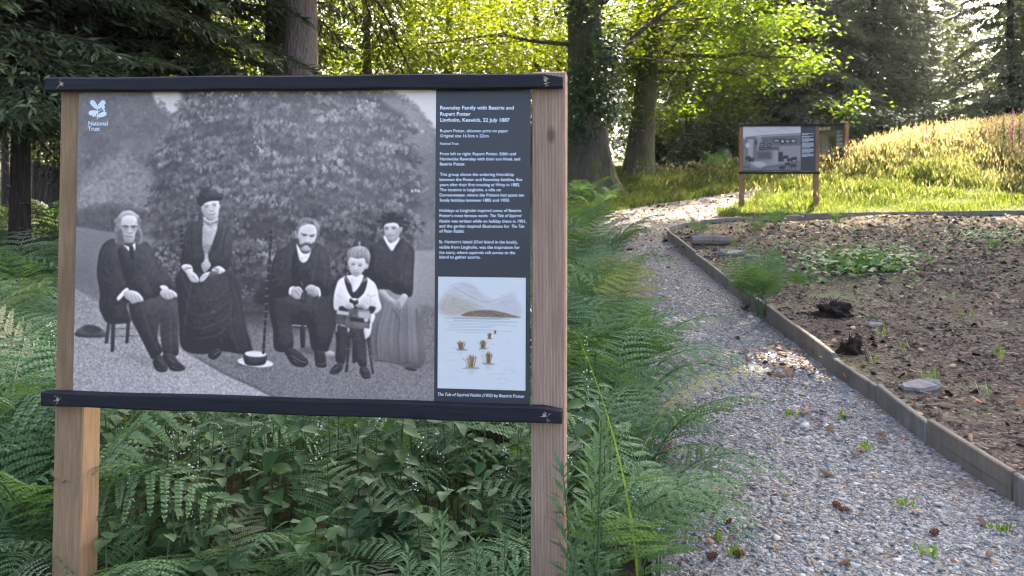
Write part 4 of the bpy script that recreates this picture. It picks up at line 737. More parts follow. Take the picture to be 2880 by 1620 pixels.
for body, x0, x1, y, cap, st in [
    ('Rawnsley Family with Beatrix and', 132, 846, 372, 10.2, 'b'), ('Rupert Potter', 132, 428, 432, 10.2, 'b'), ('Lingholm, Keswick, 22 July 1887', 132, 806, 491, 10.2, 'b'),
    ('Rupert Potter, albumen print on paper', 132, 792, 593, 8.6, ''), ('Original size 16.5cm x 22cm', 132, 602, 642, 8.6, ''), ('National Trust', 130, 310, 714, 6.6, ''),
    ('From left to right: Rupert Potter, Edith and', 130, 866, 816, 8.6, ''), ('Hardwicke Rawnsley with their son Noel, and', 130, 907, 866, 8.6, ''), ('Beatrix Potter.', 129, 377, 915, 8.6, ''),
    ('This group shows the enduring friendship', 129, 846, 1016, 8.6, ''), ('between the Potter and Rawnsley families, five', 127, 928, 1066, 8.6, ''), ('years after their first meeting at Wray in 1882.', 127, 907, 1116, 8.6, ''),
    ('The location is Lingholm, a villa on', 127, 720, 1165, 8.6, ''), ('Derwentwater, where the Potters had spent ten', 127, 945, 1216, 8.6, ''), ('family holidays between 1885 and 1903.', 127, 806, 1266, 8.6, ''),
    ('Holidays at Lingholm inspired some of Beatrix', 126, 920, 1366, 8.6, ''), ("Potter\u2019s most famous work:", 126, 598, 1416, 8.6, ''), ('The Tale of Squirrel', 612, 916, 1416, 8.6, 'i')]:
    text(body, pl(*z4(x0, y)), pl(*z4(x1, y+1)), cap*1.045e-3, panel, .018 if st == 'b' else .007, st == 'i')
for body, x0, x1, y, y1, st in [('Nutkin', 86, 157, 62, 62, 'i'), ('was written while on holiday there in 1901,', 168, 677, 62, 64, ''), ('and the garden inspired illustrations for', 86, 563, 96, 98, ''), ('The Tale', 573, 662, 98, 98, 'i'), ('of Peter Rabbit.', 86, 255, 130, 131, 'i'),
    ('St. Herbert\u2019s Island (Owl Island in the book),', 85, 617, 203, 205, ''), ('visible from Lingholm, was the inspiration for', 85, 632, 239, 241, ''), ('the story, where squirrels raft across to the', 85, 601, 275, 277, ''), ('island to gather acorns.', 85, 365, 306, 307, ''),
    ('The Tale of Squirrel Nutkin (1903)', 72, 446, 1237, 1246, 'i'), ('by Beatrix Potter', 458, 665, 1246, 1252, '')]:
    text(body, pl(*z5(x0, y)), pl(*z5(x1, y1)), 8.7*1.045e-3, panel, .007, st == 'i')
# emblem and name on the photograph
def z6(x, y): return pl(240+x/13.175, 270+y/13.175)
text('National', z6(124, 1092), z6(838, 1092), 12.*1.1e-3, panel, .012); text('Trust', z6(112, 1288), z6(542, 1288), 12.*1.1e-3, panel, .012)
em = MB()
def leafy(base, tip, wid, n=4):
    """lobed oak leaf outline from stalk to tip"""
    b, t = np.array(base, float), np.array(tip, float); d = t-b; L = np.hypot(*d); d /= L; p = np.array([-d[1], d[0]]); side = []
    for i in range(n*6+1):
        s_ = i/(n*6); wv = wid*(.22+.78*math.sin(math.pi*min(s_*.62+.12, 1))**1.1)*(1-.9*max(0, s_-.88)/.12)*(.84+.24*abs(math.sin(math.pi*(s_*n+.1)))); side.append((s_, wv))
    pts = [b+d*L*s_+p*w_ for s_, w_ in side]+[b+d*L*s_-p*w_ for s_, w_ in side[::-1]]; c = [b+d*L*s_ for s_, _ in side]; m_ = len(side)
    V = [z6(*q) for q in pts]+[z6(*q) for q in c]; V = [(q[0], -.0016, q[1]) for q in V]
    F = [[i, i+1, 2*m_+i+1, 2*m_+i] for i in range(m_-1)]+[[2*m_-1-i, 2*m_+i, 2*m_+i+1, 2*m_-2-i] for i in range(m_-1)]; em.add(V, F)
def oval(x, y, rx, ry, ro): 
    V = [(0, 0)]+[(rx*math.cos(a), ry*math.sin(a)) for a in np.linspace(0, 6.2832, 15)[:-1]]; V = [z6(x+a*math.cos(ro)-b*math.sin(ro), y+a*math.sin(ro)+b*math.cos(ro)) for a, b in V]; em.add([(q[0], -.0016, q[1]) for q in V], [[0, i, i % 14+1] for i in range(1, 15)])
def stalk(pts, w_):
    for (ax, ay), (bx, by) in zip(pts[:-1], pts[1:]):
        d = math.hypot(bx-ax, by-ay); nx_, ny_ = -(by-ay)/d*w_, (bx-ax)/d*w_; em.add([(q[0], -.0017, q[1]) for q in (z6(ax+nx_, ay+ny_), z6(bx+nx_, by+ny_), z6(bx-nx_, by-ny_), z6(ax-nx_, ay-ny_))], [[0, 1, 2, 3]])
leafy((455, 470), (215, 165), 95); leafy((465, 470), (735, 175), 95); leafy((465, 590), (130, 650), 90); leafy((480, 760), (795, 620), 90)
oval(682, 428, 76, 50, -.95); oval(705, 525, 46, 34, 0); oval(312, 735, 36, 44, .2); oval(378, 700, 44, 36, .3)
stalk([(458, 870), (450, 770), (485, 600), (460, 470)], 14); stalk([(485, 600), (560, 540), (660, 480)], 10); stalk([(450, 780), (360, 735)], 9)
link('emblem', em.me('emblem', M['ink_white']), panel)

# ------------------------------------------------------------------ farther signs along the path
def far_sign(base_u, base_v, Yd, wid, yaw, panel_h, bottom, label, kind, panel_bottom_post=True):
    x = (base_u-512)/FPX*Yd; z = gz(x, Yd); s = tag(empty('information_sign', (x, Yd, z), yaw), label, 'sign', 'information boards along the path')
    w_, h, b0 = wid, panel_h, bottom; t = .095
    for px in (0, w_): link('post', MB().box((px-t/2, -.05, -.3), (px+t/2, .045, b0+h+.03), .004).me('post', M['post_far']), s)
    for zz in (b0-.03, b0+h-.02): link('rail', MB().box((-.06, -.088, zz-.022), (w_+.06, -.056, zz+.022), .003).me('rail', M['rail']), s)
    p = link('panel', MB().box((t/2-.03, -.055, b0), (w_-t/2+.03, -.0505, b0+h), .001).me('panel', M['dark_panel']), s); xs_ = t/2-.03; xe = w_-t/2+.03; xm = xs_+(xe-xs_)*.795
    uvq = [(xs_+.004, b0+h-.02), (xm, b0+h-.02), (xm, b0+.02), (xs_+.004, b0+.02)]
    V = [(a, -.0558, c) for a, c in uvq]; link('photograph', mesh('photograph', V, [[0, 3, 2, 1]], printmat('photograph', paint_room(kind), .9), uv=[(0, 1), (1, 1), (1, 0), (0, 0)]), p)
    tx = MB(); zz = b0+h-.19; rr = random.Random(3+kind)
    for par in (2, 2, 4, 6, 5, 4): 
        for i in range(par): ww = (xe-xm)*(.80 if i < par-1 else rr.uniform(.35, .7)); tx.add([(xm+.022, -.0563, zz), (xm+.022+ww*.97, -.0563, zz), (xm+.022+ww*.97, -.0563, zz+.006), (xm+.022, -.0563, zz+.006)], [[0, 1, 2, 3]]); zz -= .0165
        zz -= .018
    link('lettering', tx.me('lettering', M['ink_white']), p)
    return s
far_sign(741.5, 209, 17.5, 1.44, R(-6), .93, .74, 'old parlour photograph on the board nearest the far path bend', 0)
far_sign(512+878*8.04/23.85, 185, 23.85, 1.42, R(-68), .93, .32, 'sepia picture board half hidden behind the parlour board', 1)
far_sign(846, 178, 32.5, 1.25, R(-25), .85, .3, 'dark grey picture board farthest off behind the grassy mound', 2)
# ------------------------------------------------------------------ leaves, fronds, plants
M['fern'] = leafmat('fern', (.038, .100, .034), (.108, .192, .074), .40, .7, gloss=.05)
M['fern_pale'] = leafmat('fern_pale', (.14, .20, .10), (.26, .27, .15), .4, .7, gloss=.05)
M['broad'] = leafmat('broad', (.018, .056, .017), (.056, .112, .034), .35, .5, gloss=.09)
M['willow'] = leafmat('willow', (.055, .12, .055), (.10, .18, .085), .35, .7, gloss=.05)
M['blade'] = leafmat('blade', (.10, .20, .02), (.16, .26, .03), .5, .45, gloss=.12)
M['petal'] = leafmat('petal', (.62, .62, .64), (.75, .74, .74), .3, .6, gloss=.05, tcol=(1, 1, 1))
M['stem'] = mat('stem', (.06, .085, .03), .7, .3)
M['grass'] = leafmat('grass', None, None, .5, .5, attr=True, gloss=.08, tcol=(1.25, 1.2, .7))
def leaf_quads(B, D, U, L, W):
    """many diamond leaves: base B, direction D, side U (all (n,3)), length L, half-width W -> V, F"""
    n = len(B); D = D/np.linalg.norm(D, axis=1, keepdims=True); S = np.cross(D, U); S /= np.linalg.norm(S, axis=1, keepdims=True)+1e-9
    Nn = np.cross(S, D); L = L[:, None]; W = W[:, None]; mid = B+D*L*.48
    V = np.stack([B, mid+S*W+Nn*W*.25, B+D*L, mid-S*W+Nn*W*.25], 1).reshape(-1, 3); return V, np.arange(n*4).reshape(-1, 4)
def frond_mesh(seed, pal='fern', bend=1., npin=12, lod=1):
    r = np.random.default_rng(seed); T = np.linspace(0, 1, 40); ang = R(12)+bend*R(95)*T**1.5+.05*np.sin(T*7+seed); st = 1/39
    ry = np.concatenate([[0], np.cumsum(np.sin(ang[:-1])*st)]); rz = np.concatenate([[0], np.cumsum(np.cos(ang[:-1])*st)]); rx = .05*np.sin(T*3+seed)*T
    Rp = np.c_[rx, ry, rz]; B, D, U, L, W = [], [], [], [], []; ribs = MB(); ribs.tube(Rp[::3], list(np.linspace(.0065, .0012, len(Rp[::3]))), 4, False)
    for i in range(npin):
        t = .34+.65*(i/(npin-1))**.92; p = np.array([np.interp(t, T, Rp[:, k]) for k in range(3)]); a = np.interp(t, T, ang); tg = np.array([0, math.sin(a), math.cos(a)]); nm = np.array([0, -math.cos(a), math.sin(a)])
        f = (t-.34)/.66; pl_ = .36*(1-f)**.85*(.72+.28*min(f*6, 1))+.015
        for s in (-1, 1):
            an = R(62+18*f-10)+r.normal(0, .06); dr = np.array([s*math.sin(an), 0, 0])+tg*math.cos(an); q0 = p; m_ = max(4, int(16*pl_/.36*lod)+2); lw = pl_*r.uniform(.9, 1.08); drp = r.uniform(.10, .34)
            pts = [q0+dr*lw*x_-nm*0-np.array([0, 0, 1])*drp*lw*x_*x_ for x_ in np.linspace(0, 1, 5)]; ribs.tube(pts, [.0016, .0013, .001, .0008, .0005], 3, False)
            for j in range(m_):
                x_ = (j+.6)/(m_+.2); c = q0+dr*lw*x_-np.array([0, 0, 1])*drp*lw*x_*x_; ax = dr-np.array([0, 0, 2*drp*x_]); ax /= np.linalg.norm(ax); sd = np.cross(nm, ax)
                ll = (.062*lw+.005)*(1-x_)**.5*(.75+.25*min(x_*5, 1))+.004
                for q in (-1, 1):
                    B.append(c); D.append(sd*q+ax*.45+nm*r.normal(.0, .14)); U.append(ax); L.append(ll); W.append(max(.47*lw/m_, .003)*1.1)
            B.append(pts[-1]-dr*.01); D.append(dr); U.append(sd); L.append(.03*lw/.3+.008); W.append(.004)
    V, F = leaf_quads(np.array(B), np.array(D), np.cross(np.array(D), np.array(U)), np.array(L), np.array(W)); n0 = len(V)
    allV = np.r_[V, np.array(ribs.V)]; allF = [list(f) for f in F]+[[i+n0 for i in f] for f in ribs.F]
    return mesh('frond', allV, allF, M[pal])
FRONDS = [frond_mesh(i, 'fern', b) for i, b in enumerate((.75, 1., 1.2, .9, 1.35))]; UPF = [frond_mesh(21, 'fern', .35), frond_mesh(22, 'fern', .55), frond_mesh(23, 'fern', .8)]; PALEF = [frond_mesh(11, 'fern_pale', 1.1), frond_mesh(12, 'fern_pale', .9)]
def fern(x, y, size, nf, label, group, z=None, pale=0., up=False):
    z = gz(x, y) if z is None else z; r = empty('bracken_fern', (x, y, z), random.uniform(0, 6.3)); tag(r, label, 'fern', group)
    for i in range(nf):
        me = random.choice(PALEF) if random.random() < pale else random.choice(UPF if up else FRONDS)
        a = 6.283*i/nf+random.gauss(0, .35); link('frond', me, r, (.03*math.cos(a), .03*math.sin(a), -.02), (random.gauss(-.02, .12), random.gauss(0, .12), a), size*random.uniform(.78, 1.15))
    return r
# fern bank: left of and behind the near sign, then along the path's left side
def bank(n, gen, label, group, size, nf, pale=0.):
    pts = []
    tries = 0
    while len(pts) < n and tries < 20000:
        tries += 1; x, y = gen()
        if inside(np.array([[x, y]]), PATH)[0]: continue
        if all((x-a)**2+(y-b)**2 > (.20*max(1, y/5))**2 for a, b in pts): pts.append((x, y))
    for x, y in pts: fern(x, y, size*random.uniform(.8, 1.2), nf if isinstance(nf, int) else random.randint(*nf), label, group, pale=pale)
random.seed(21)
bank(36, lambda: (lambda y: (random.uniform(.2, .34+.085*y), y))(random.uniform(2.8, 5.6)), 'leafy bracken fern at the path edge right of the near board', 'ferns beside the near board', .82, (3, 4), .03)
bank(52, lambda: (lambda y: (random.uniform(-.5, .135*y*.62+.42), y))(random.uniform(5.2, 13.5)), 'bracken fern in the bank along the path toward the big beech', 'ferns along the path', .86, (4, 5), .06)
bank(44, lambda: (lambda y: (random.uniform(-.62*y, -.50*y), y))(random.uniform(3.1, 9.5)), 'bracken fern in the bank left of the near board', 'ferns left of the near board', .92, (4, 6), .16)
bank(32, lambda: (lambda y: (random.uniform(-.48*y, .03*y), y))(random.uniform(3.6, 5.2)), 'bracken fern in the shade behind and under the near board', 'ferns under the near board', .70, (4, 5), .03)
bank(26, lambda: (lambda y: (random.uniform(-.6*y, .0), y))(random.uniform(5.2, 11)), 'bracken fern hidden deeper in the shade behind the near board', 'ferns behind the near board', .90, 4, .05)
bank(13, lambda: (random.uniform(-1.3, .1), random.uniform(2.5, 3.1)), 'low bracken fern below the near board in front of the dark thicket', 'low ferns below the near board', .46, (3, 5), .05)
bank(5, lambda: (random.uniform(-1.9, -1.55), random.uniform(2.6, 3.1)), 'fern tuft at the foot of the left post', 'ferns at the left post', .55, (4, 5), .2)
bank(30, lambda: (random.uniform(-9, -.3), random.uniform(9.5, 19)), 'fern scattered on the woodland floor behind the near board', 'ferns on the woodland floor', .8, 4, .05)
# broad-leaved woodland plants with pale flower spikes
def broad_leaf(seed):
    r = np.random.default_rng(seed); n = 9; t = np.linspace(0, 1, n); wv = .36*np.sin(np.pi*np.clip(t, 0, 1)**.62)**.9*(1-t*.15); V = []; F = []
    for i in range(n):
        z = -.28*t[i]**2+.015*math.sin(9*t[i]+seed); V += [(-wv[i], t[i], z+.22*wv[i]+.012*r.normal()), (-wv[i]*.5, t[i], z+.06*wv[i]), (0, t[i], z), (wv[i]*.5, t[i], z+.06*wv[i]), (wv[i], t[i], z+.22*wv[i]+.012*r.normal())]
    for i in range(n-1):
        for j in range(4): F.append([i*5+j, i*5+j+1, i*5+6+j, i*5+5+j])
    return mesh('leaf', V, F, M['broad'], True)
LEAVES = [broad_leaf(i) for i in range(5)]
def spike(seed):
    r = random.Random(seed); b = MB(); P = [(0, 0, 0), (.01, .005, .12), (.0, .012, .25)]; b.tube(P, [.0016, .0012, .0007], 4, False); n0 = len(b.F)
    me = b.me('stalk', M['stem']); q = MB()
    for i in range(16):
        t = r.uniform(.25, 1); a = r.uniform(0, 6.3); c = Vector((.006+.025*math.cos(a)*(1.2-t), .008+.025*math.sin(a)*(1.2-t), .25*t)); s = r.uniform(.0022, .0042); d = Vector((r.gauss(0, 1), r.gauss(0, 1), r.gauss(0, 1))).normalized(); e = d.orthogonal().normalized(); f = d.cross(e)
        q.add([c+e*s, c+f*s, c-e*s, c-f*s, c+d*s], [[0, 1, 4], [1, 2, 4], [2, 3, 4], [3, 0, 4]])
    return me, q.me('flower', M['petal'])
SPIKES = [spike(i) for i in range(4)]
STEMS = {}
def stem_mesh(h):
    k = round(h, 1)
    if k not in STEMS: STEMS[k] = MB().tube([(0, 0, 0), (.012, .0, k*.5), (.0, .016, k)], [.004, .003, .0018], 5, False).me('stem', M['stem'])
    return STEMS[k]
def woodland_plant(x, y, h, label, group, ls=.085, fl=True):
    r = tag(empty('woodland_herb', (x, y, gz(x, y)), random.uniform(0, 6.3)), label, 'plant', group); h = round(h, 1); link('stem', stem_mesh(h), r); n = max(3, int(h/.085))
    for i in range(n):
        t = .25+.75*i/(n-1); a = i*1.57+random.gauss(0, .3); s = ls*(1.15-.55*t)*random.uniform(.8, 1.2)
        for q in (0, math.pi): link('leaf', random.choice(LEAVES), r, (.005, .01*t, h*t), (random.gauss(-.05, .25), random.gauss(0, .2), a+q), s)
    if fl:
        sp = random.choice(SPIKES); o = link('flower_spike', sp[0], r, (0, .016, h), (random.gauss(0, .15), random.gauss(0, .15), random.uniform(0, 6)), random.uniform(.7, 1.2)); tag(link('flower', sp[1], o), kind='stuff')
    return r
random.seed(33); pts = []
while len(pts) < 110:
    y = random.uniform(2.7, 3.7); x = random.uniform(-.52*y, .10*y)
    if all((x-a)**2+(y-b)**2 > .007 for a, b in pts): pts.append((x, y))
for x, y in pts: woodland_plant(x, y, random.uniform(.3, .75) if y > 3.1 else random.uniform(.2, .4), 'dark leaved woodland herb with tiny white flower spikes under the near board', 'herbs under the near board', random.uniform(.075, .13), random.random() < .45)
for i in range(8): woodland_plant(random.uniform(.25, .62), random.uniform(2.75, 3.6), random.uniform(.25, .5), 'broad leaved herb among ferns right of the near board', 'herbs right of the near board', .09, False)
# narrow-leaved upright stems
def willow_mesh(seed, h):
    r = np.random.default_rng(seed); n = int(h/.0075); t = np.linspace(.1, 1, n); a = np.arange(n)*2.4+r.normal(0, .2, n); l = (.075*(1-.45*t**3))*r.uniform(.75, 1.15, n); B = np.c_[.01*np.sin(t*3), .01*np.cos(t*2), t*h]
    up = .35+.9*t**4; D = np.c_[np.cos(a), np.sin(a), up]; U = np.tile([0, 0, 1.], (n, 1)); V, F = leaf_quads(B, D, U, l, np.full(n, .0055)); return mesh('foliage', V, F, M['willow'])
WIL = [willow_mesh(i, .5) for i in range(4)]
def willowherb(x, y, h, label, group):
    r = tag(empty('willowherb', (x, y, gz(x, y)), random.uniform(0, 6.3)), label, 'plant', group); r.rotation_euler = (random.gauss(0, .06), random.gauss(0, .06), random.uniform(0, 6)); s = h/.5
    link('stem', MB().tube([(0, 0, 0), (0, 0, .5)], [.004, .0015], 5, False).me('stem', M['stem']), r, s=s); link('foliage', random.choice(WIL), r, s=(max(s, 1.), max(s, 1.), s)); return r
for x, y, h in ((-.02, 2.38, .46), (-.09, 2.47, .42), (.14, 2.42, .50), (.20, 2.45, .62), (.24, 2.52, .74), (.03, 2.33, .40), (.27, 2.62, .60), (-.20, 2.55, .44), (-.28, 2.5, .36), (.30, 2.8, .62), (.33, 2.95, .60)):
    willowherb(x, y, h, 'narrow leaved willowherb stem beside the right post', 'willowherb at the right post')
def strap(x, y, h, bend, az, wdt, label):
    n = 9; V = []; F = []
    for i in range(n):
        t = i/(n-1); w_ = wdt*(1-t**2.2)+.0008; a = bend*t; V += [(-w_, h*t*math.sin(a), h*t*math.cos(a)+.0), (0, h*t*math.sin(a)+.004*(1-t), h*t*math.cos(a)), (w_, h*t*math.sin(a), h*t*math.cos(a))]
    for i in range(n-1):
        for j in range(2): F.append([i*3+j, i*3+j+1, i*3+4+j, i*3+3+j])
    return tag(link('tall_grass', mesh('tall_grass', V, F, M['blade'], True), None, (x, y, gz(x, y)), (0, 0, az)), label, 'grass', 'tall blades among the ferns')
for x, y, h, b, az in ((.40, 2.75, .98, .22, 1.9), (.36, 3.1, .8, .35, 4.2)): strap(x, y, h, b, az, .008, 'long bright strap shaped grass blade among ferns right of the board')
# young ferns, herbs and shoots in the bed
def bpt(u, v): p = at(u, v); return p[0], p[1], bedz(p[0], p[1])
for u, v, s, nf, lb in ((762, 322, .60, 13, 'bushy young fern growing over the timber edging'), (746, 312, .42, 8, 'small fern leaning over the path side of the edging'), (757, 240, .42, 6, 'left of two young ferns near the back of the bed'), (778, 233, .50, 6, 'right of two young ferns near the back of the bed'), (838, 232, .42, 5, 'pale young fern at the back middle of the bed'), (803, 297, .34, 6, 'little fern in front of the green herb patch'), (700, 243, .34, 5, 'small fern near the rounded corner of the bed'), (735, 257, .24, 4, 'tiny fern above the flat slate slabs'), (772, 270, .28, 5, 'bright little fern left of the herb patch'), (995, 262, .25, 4, 'tiny fern at the right of the bed')):
    x, y, z = bpt(u, v); fern(x, y, s, nf, lb, 'young ferns in the bed', z=z-.02, up=True)
def herb_patch(name, label, cu, cv, n, ru, rv, s0, s1, mt):
    r = np.random.default_rng(n); B = []
    for i in range(n):
        x, y, z = bpt(cu+r.normal(0, ru), cv+r.normal(0, rv))
        if x > 2.3: B.append((x, y, z+r.uniform(.01, .09)))
    B = np.array(B); m_ = len(B); a = r.uniform(0, 6.3, m_); D = np.c_[np.cos(a), np.sin(a), r.normal(.25, .3, m_)]; V, F = leaf_quads(B, D, np.tile([0, 0, 1.], (m_, 1)), r.uniform(s0, s1, m_), r.uniform(s0, s1, m_)*.38); return tag(link(name, mesh(name, V, F, M[mt])), label, 'ground cover', kind='stuff')
M['herb'] = leafmat('herb', (.07, .17, .05), (.11, .22, .06), .4, .5, gloss=.1)
herb_patch('ground_cover', 'bright green low herb patch in the middle of the bed', 862, 276, 800, 28, 6, .05, .11, 'herb'); herb_patch('ground_cover', 'thin low weeds spread over the bed', 850, 262, 900, 80, 22, .03, .08, 'herb'); herb_patch('ground_cover', 'low weeds at the left corner of the bed', 735, 275, 160, 20, 7, .03, .06, 'herb'); herb_patch('ground_cover', 'low weeds at the far right of the bed', 990, 245, 420, 32, 12, .03, .07, 'herb')
def tuft(x, y, z, n, h, label, cat='grass', group='grass shoots'):
    r = np.random.default_rng(int(abs(x*1000+y*77)) % 9999); B = np.c_[r.normal(0, .02, n), r.normal(0, .02, n), np.zeros(n)]; a = r.uniform(0, 6.3, n); D = np.c_[np.cos(a)*.35, np.sin(a)*.35, np.ones(n)]; V, F = leaf_quads(B, D, np.c_[np.cos(a), np.sin(a), np.zeros(n)], h*r.uniform(.6, 1.1, n), np.full(n, .006)); return tag(link('grass_tuft', mesh('grass_tuft', V, F, M['blade']), None, (x, y, z)), label, cat, group, 'stuff' if n > 8 else None)
for u, v in ((905, 362), (882, 348), (932, 390), (968, 330), (874, 372), (985, 405), (1000, 372)): x, y, z = bpt(u, v); tuft(x, y, z, 5, .11, 'thin green grass shoot in the mulch of the bed', group='grass shoots in the bed')
for u, v in ((865, 452), (905, 510), (930, 560), (790, 418), (842, 420), (1000, 535), (720, 545), (735, 560)): p = at(u, v); tuft(p[0], p[1], p[2]+.01, 14, .05, 'low grass tuft growing through the slate path', group='grass tufts in the path')

# ------------------------------------------------------------------ stones, roots, twigs, cones
m = M['stone'] = mat('stone', (.22, .215, .22), .8, .3); k = N(m); v_ = k.co((1, 1, 3)); k.base(k.mix(k.noise(v_, 8, 6), (.085, .083, .085), (.235, .225, .22))); k.bump(k.noise(v_, 26, 6), .9, .02)
m = M['root'] = mat('root', (.018, .013, .011), .95, .1); k = N(m); k.base(k.mix(k.noise(k.co(), 20, 5), (.008, .006, .005), (.045, .033, .026))); k.bump(k.noise(k.co(), 45, 4), 1., .02)
m = M['twig'] = mat('twig', (.20, .155, .115), .9, .1); m = M['log'] = wood('log', (.13, .11, .09), (.27, .23, .19))
def slab(u, v, L, Wd, T, rz, label, tilt=.08, name='slate_slab', mt='stone'):
    x, y, z = bpt(u, v); r = random.Random(int(u)); n = 13; top = []; 
    for i in range(n): a = 6.283*i/n; q = r.uniform(.66, 1.14); top.append((L/2*math.copysign(abs(math.cos(a))**.8, math.cos(a))*q, Wd/2*math.copysign(abs(math.sin(a))**.8, math.sin(a))*q))
    V = [(a*.96, b*.94, T+r.gauss(0, .008)) for a, b in top]+[(a*1.02, b*1.02, T*.55) for a, b in top]+[(a*.9, b*.9, -.01) for a, b in top]; F = [list(range(n))]+[[i, i+n, (i+1) % n+n, (i+1) % n] for i in range(n)]+[[i+n, i+2*n, (i+1) % n+2*n, (i+1) % n+n] for i in range(n)]
    return tag(link(name, mesh(name, V, [f[::-1] if i else f for i, f in enumerate(F)], M[mt]), None, (x, y, z), (tilt, r.gauss(0, .05), rz)), label, 'stone', 'slate slabs in the bed')
slab(920, 396, .34, .16, .035, .35, 'large pale grey slate slab lying by the near edging'); slab(731, 263, .42, .20, .05, .25, 'grey slate slab near the rounded corner of the bed'); slab(752, 266, .22, .12, .03, -.2, 'thin slate piece right of the corner slab'); slab(738, 289, .30, .15, .03, .15, 'flat slate flake against the edging beside the young fern'); slab(874, 337, .16, .10, .02, .1, 'small pale stone beside the dark root clump')
x, y, z = bpt(703, 253); lg = MB().tube([(-.26, 0, .07), (-.1, .01, .075), (.1, -.01, .07), (.27, .0, .065)], [.06, .075, .07, .055], 9); o = tag(link('rotten_log', lg.me('rotten_log', M['log']), None, (x+.1, y, z), (0, 0, .1)), 'short rotten log at the left corner of the bed', 'log')
def clod(u, v, s, label, fern_bits=0, tall=1.):
    x, y, z = bpt(u, v); r = tag(empty('root_clump', (x, y, z)), label, 'root clump', 'upturned root clumps'); rr = np.random.default_rng(int(u)); b = MB(); import bmesh
    bm = bmesh.new(); bmesh.ops.create_icosphere(bm, subdivisions=3, radius=1.)
    for q in bm.verts: f = 1+.28*math.sin(q.co.x*5+1)*math.sin(q.co.y*6)+.22*math.sin(q.co.z*7+q.co.x*4)+rr.normal(0, .07); q.co = q.co*f; q.co.x *= s; q.co.y *= s*.7; q.co.z = max(q.co.z, -.3)*s*.62*tall
    me = bpy.data.meshes.new('soil_ball'); bm.to_mesh(me); bm.free(); me.materials.append(M['root']); link('soil_ball', me, r, (0, 0, s*.2)); q = MB()
    for i in range(46):
        a, e = rr.uniform(0, 6.3), rr.uniform(-.1, 1.3); d = np.array([math.cos(a)*math.cos(e), math.sin(a)*math.cos(e)*.7, math.sin(e)*.7*tall]); p0 = d*s*.8+[0, 0, s*.15]; p1 = d*s*rr.uniform(1.1, 1.6)+[0, 0, s*.1]+rr.normal(0, .02, 3); q.tube([p0, (p0+p1)/2+rr.normal(0, .012, 3), p1], [.004, .003, .001], 4, False)
    link('roots', q.me('roots', M['root']), r)
    for i in range(fern_bits): link('frond', PALEF[i % 2], r, (-.02+.05*i, -.02, s*.45), (-.5, 0, -1.4+1.3*i), .38)
    return r
clod(833, 327, .13, 'large black upturned root clump with pale fern bits', 3); clod(850, 362, .075, 'small black pointed root clump near the edging', 0, 1.7)
def twig(p, L, rz, label, group, r=.004):
    pts = [(L*(t-.5), .04*L*math.sin(t*5), .012+.006*math.sin(t*7)) for t in np.linspace(0, 1, 6)]; b = MB().tube(pts, [r, r*.95, r*.9, r*.8, r*.6, r*.35], 5); b.tube([pts[2], (pts[2][0]+.15*L, .12*L, .02)], [r*.6, r*.25], 4); return tag(link('twig', b.me('twig', M['twig']), None, p, (0, 0, rz)), label, 'twig', group)
random.seed(5)
for u, v in ((945, 296), (968, 312), (905, 300), (1000, 288), (880, 285), (930, 250), (985, 345), (945, 415)): twig(bpt(u, v), random.uniform(.25, .5), random.uniform(-.5, .6), 'thin dry twig lying on the mulch of the bed', 'twigs on the bed', .006)
for u, v in ((905, 465), (862, 480), (790, 430), (745, 490), (700, 470), (880, 560)): twig(at(u, v)+[0, 0, .012], random.uniform(.08, .2), random.uniform(0, 3), 'small bent twig on the slate path', 'twigs on the path', .003)
m = M['cone'] = mat('cone', (.14, .065, .035), .8, .2)
def cone_mesh():
    b = MB(); b.tube([(0, 0, -.02), (0, 0, 0), (0, 0, .028)], [.006, .011, .004], 7)
    for i in range(34): t = i/33; a = i*2.4; rr = .019*math.sin(math.pi*(.18+.76*t)); z = -.02+.045*t; c, s = math.cos(a), math.sin(a); w_ = .007; b.add([(c*.006-s*w_, s*.006+c*w_, z), (c*.006+s*w_, s*.006-c*w_, z), (c*rr, s*rr, z+.006), (c*.006, s*.006, z+.006)], [[0, 1, 2], [1, 3, 2], [3, 0, 2]])
    return b.me('pine_cone', M['cone'])
CM = cone_mesh()
for u, v, lb in ((836, 511, 'left of two pine cones in the middle of the path'), (843, 516, 'right of two pine cones in the middle of the path'), (935, 539, 'pine cone at the right front of the path'), (740, 561, 'right one of the pine cones near the ferns at the front'), (712, 564, 'left one of the pine cones near the ferns at the front'), (728, 528, 'pine cone under the overhanging ferns'), (770, 378, 'pine cone on the path near the sunlit patch')): p = at(u, v); tag(link('pine_cone', CM, None, (p[0], p[1], p[2]+.028), (1.5, .3, u), .9), lb, 'pine cone', 'pine cones on the path')
# ------------------------------------------------------------------ trees
def bark(name, c1, c2, moss=None, sx=9., st=.9):
    m = mat(name, c1, .92, .12); k = N(m); a = k.noise(k.co((sx, sx, sx*.22)), 2.2, 7, .7, .5); v = k.vor(k.co((sx, sx, sx*.3)), 2.4, 'Distance'); c = k.mix(k.ramp(a, [(.3, (0, 0, 0)), (.7, (1, 1, 1))]), c1, c2)
    if moss: c = k.mix(k.ramp(k.noise(k.co((1, 1, .6)), 1.7, 5), [(.45, (0, 0, 0)), (.62, (.85, .85, .85))]), c, moss)
    k.base(c); k.bump(k.math('ADD', a, v), st, .035); return m
M['bark_spruce'] = bark('bark_spruce', (.14, .105, .082), (.30, .24, .19), None, 14, .8); M['bark_beech'] = bark('bark_beech', (.042, .036, .03), (.125, .108, .085), (.095, .105, .035), 4, .9); M['bark_dark'] = bark('bark_dark', (.03, .024, .02), (.075, .06, .05), None, 8)
def attrleaf(name, trans, gloss, tcol): return leafmat(name, None, None, trans, .4, attr=True, gloss=gloss, tcol=tcol)
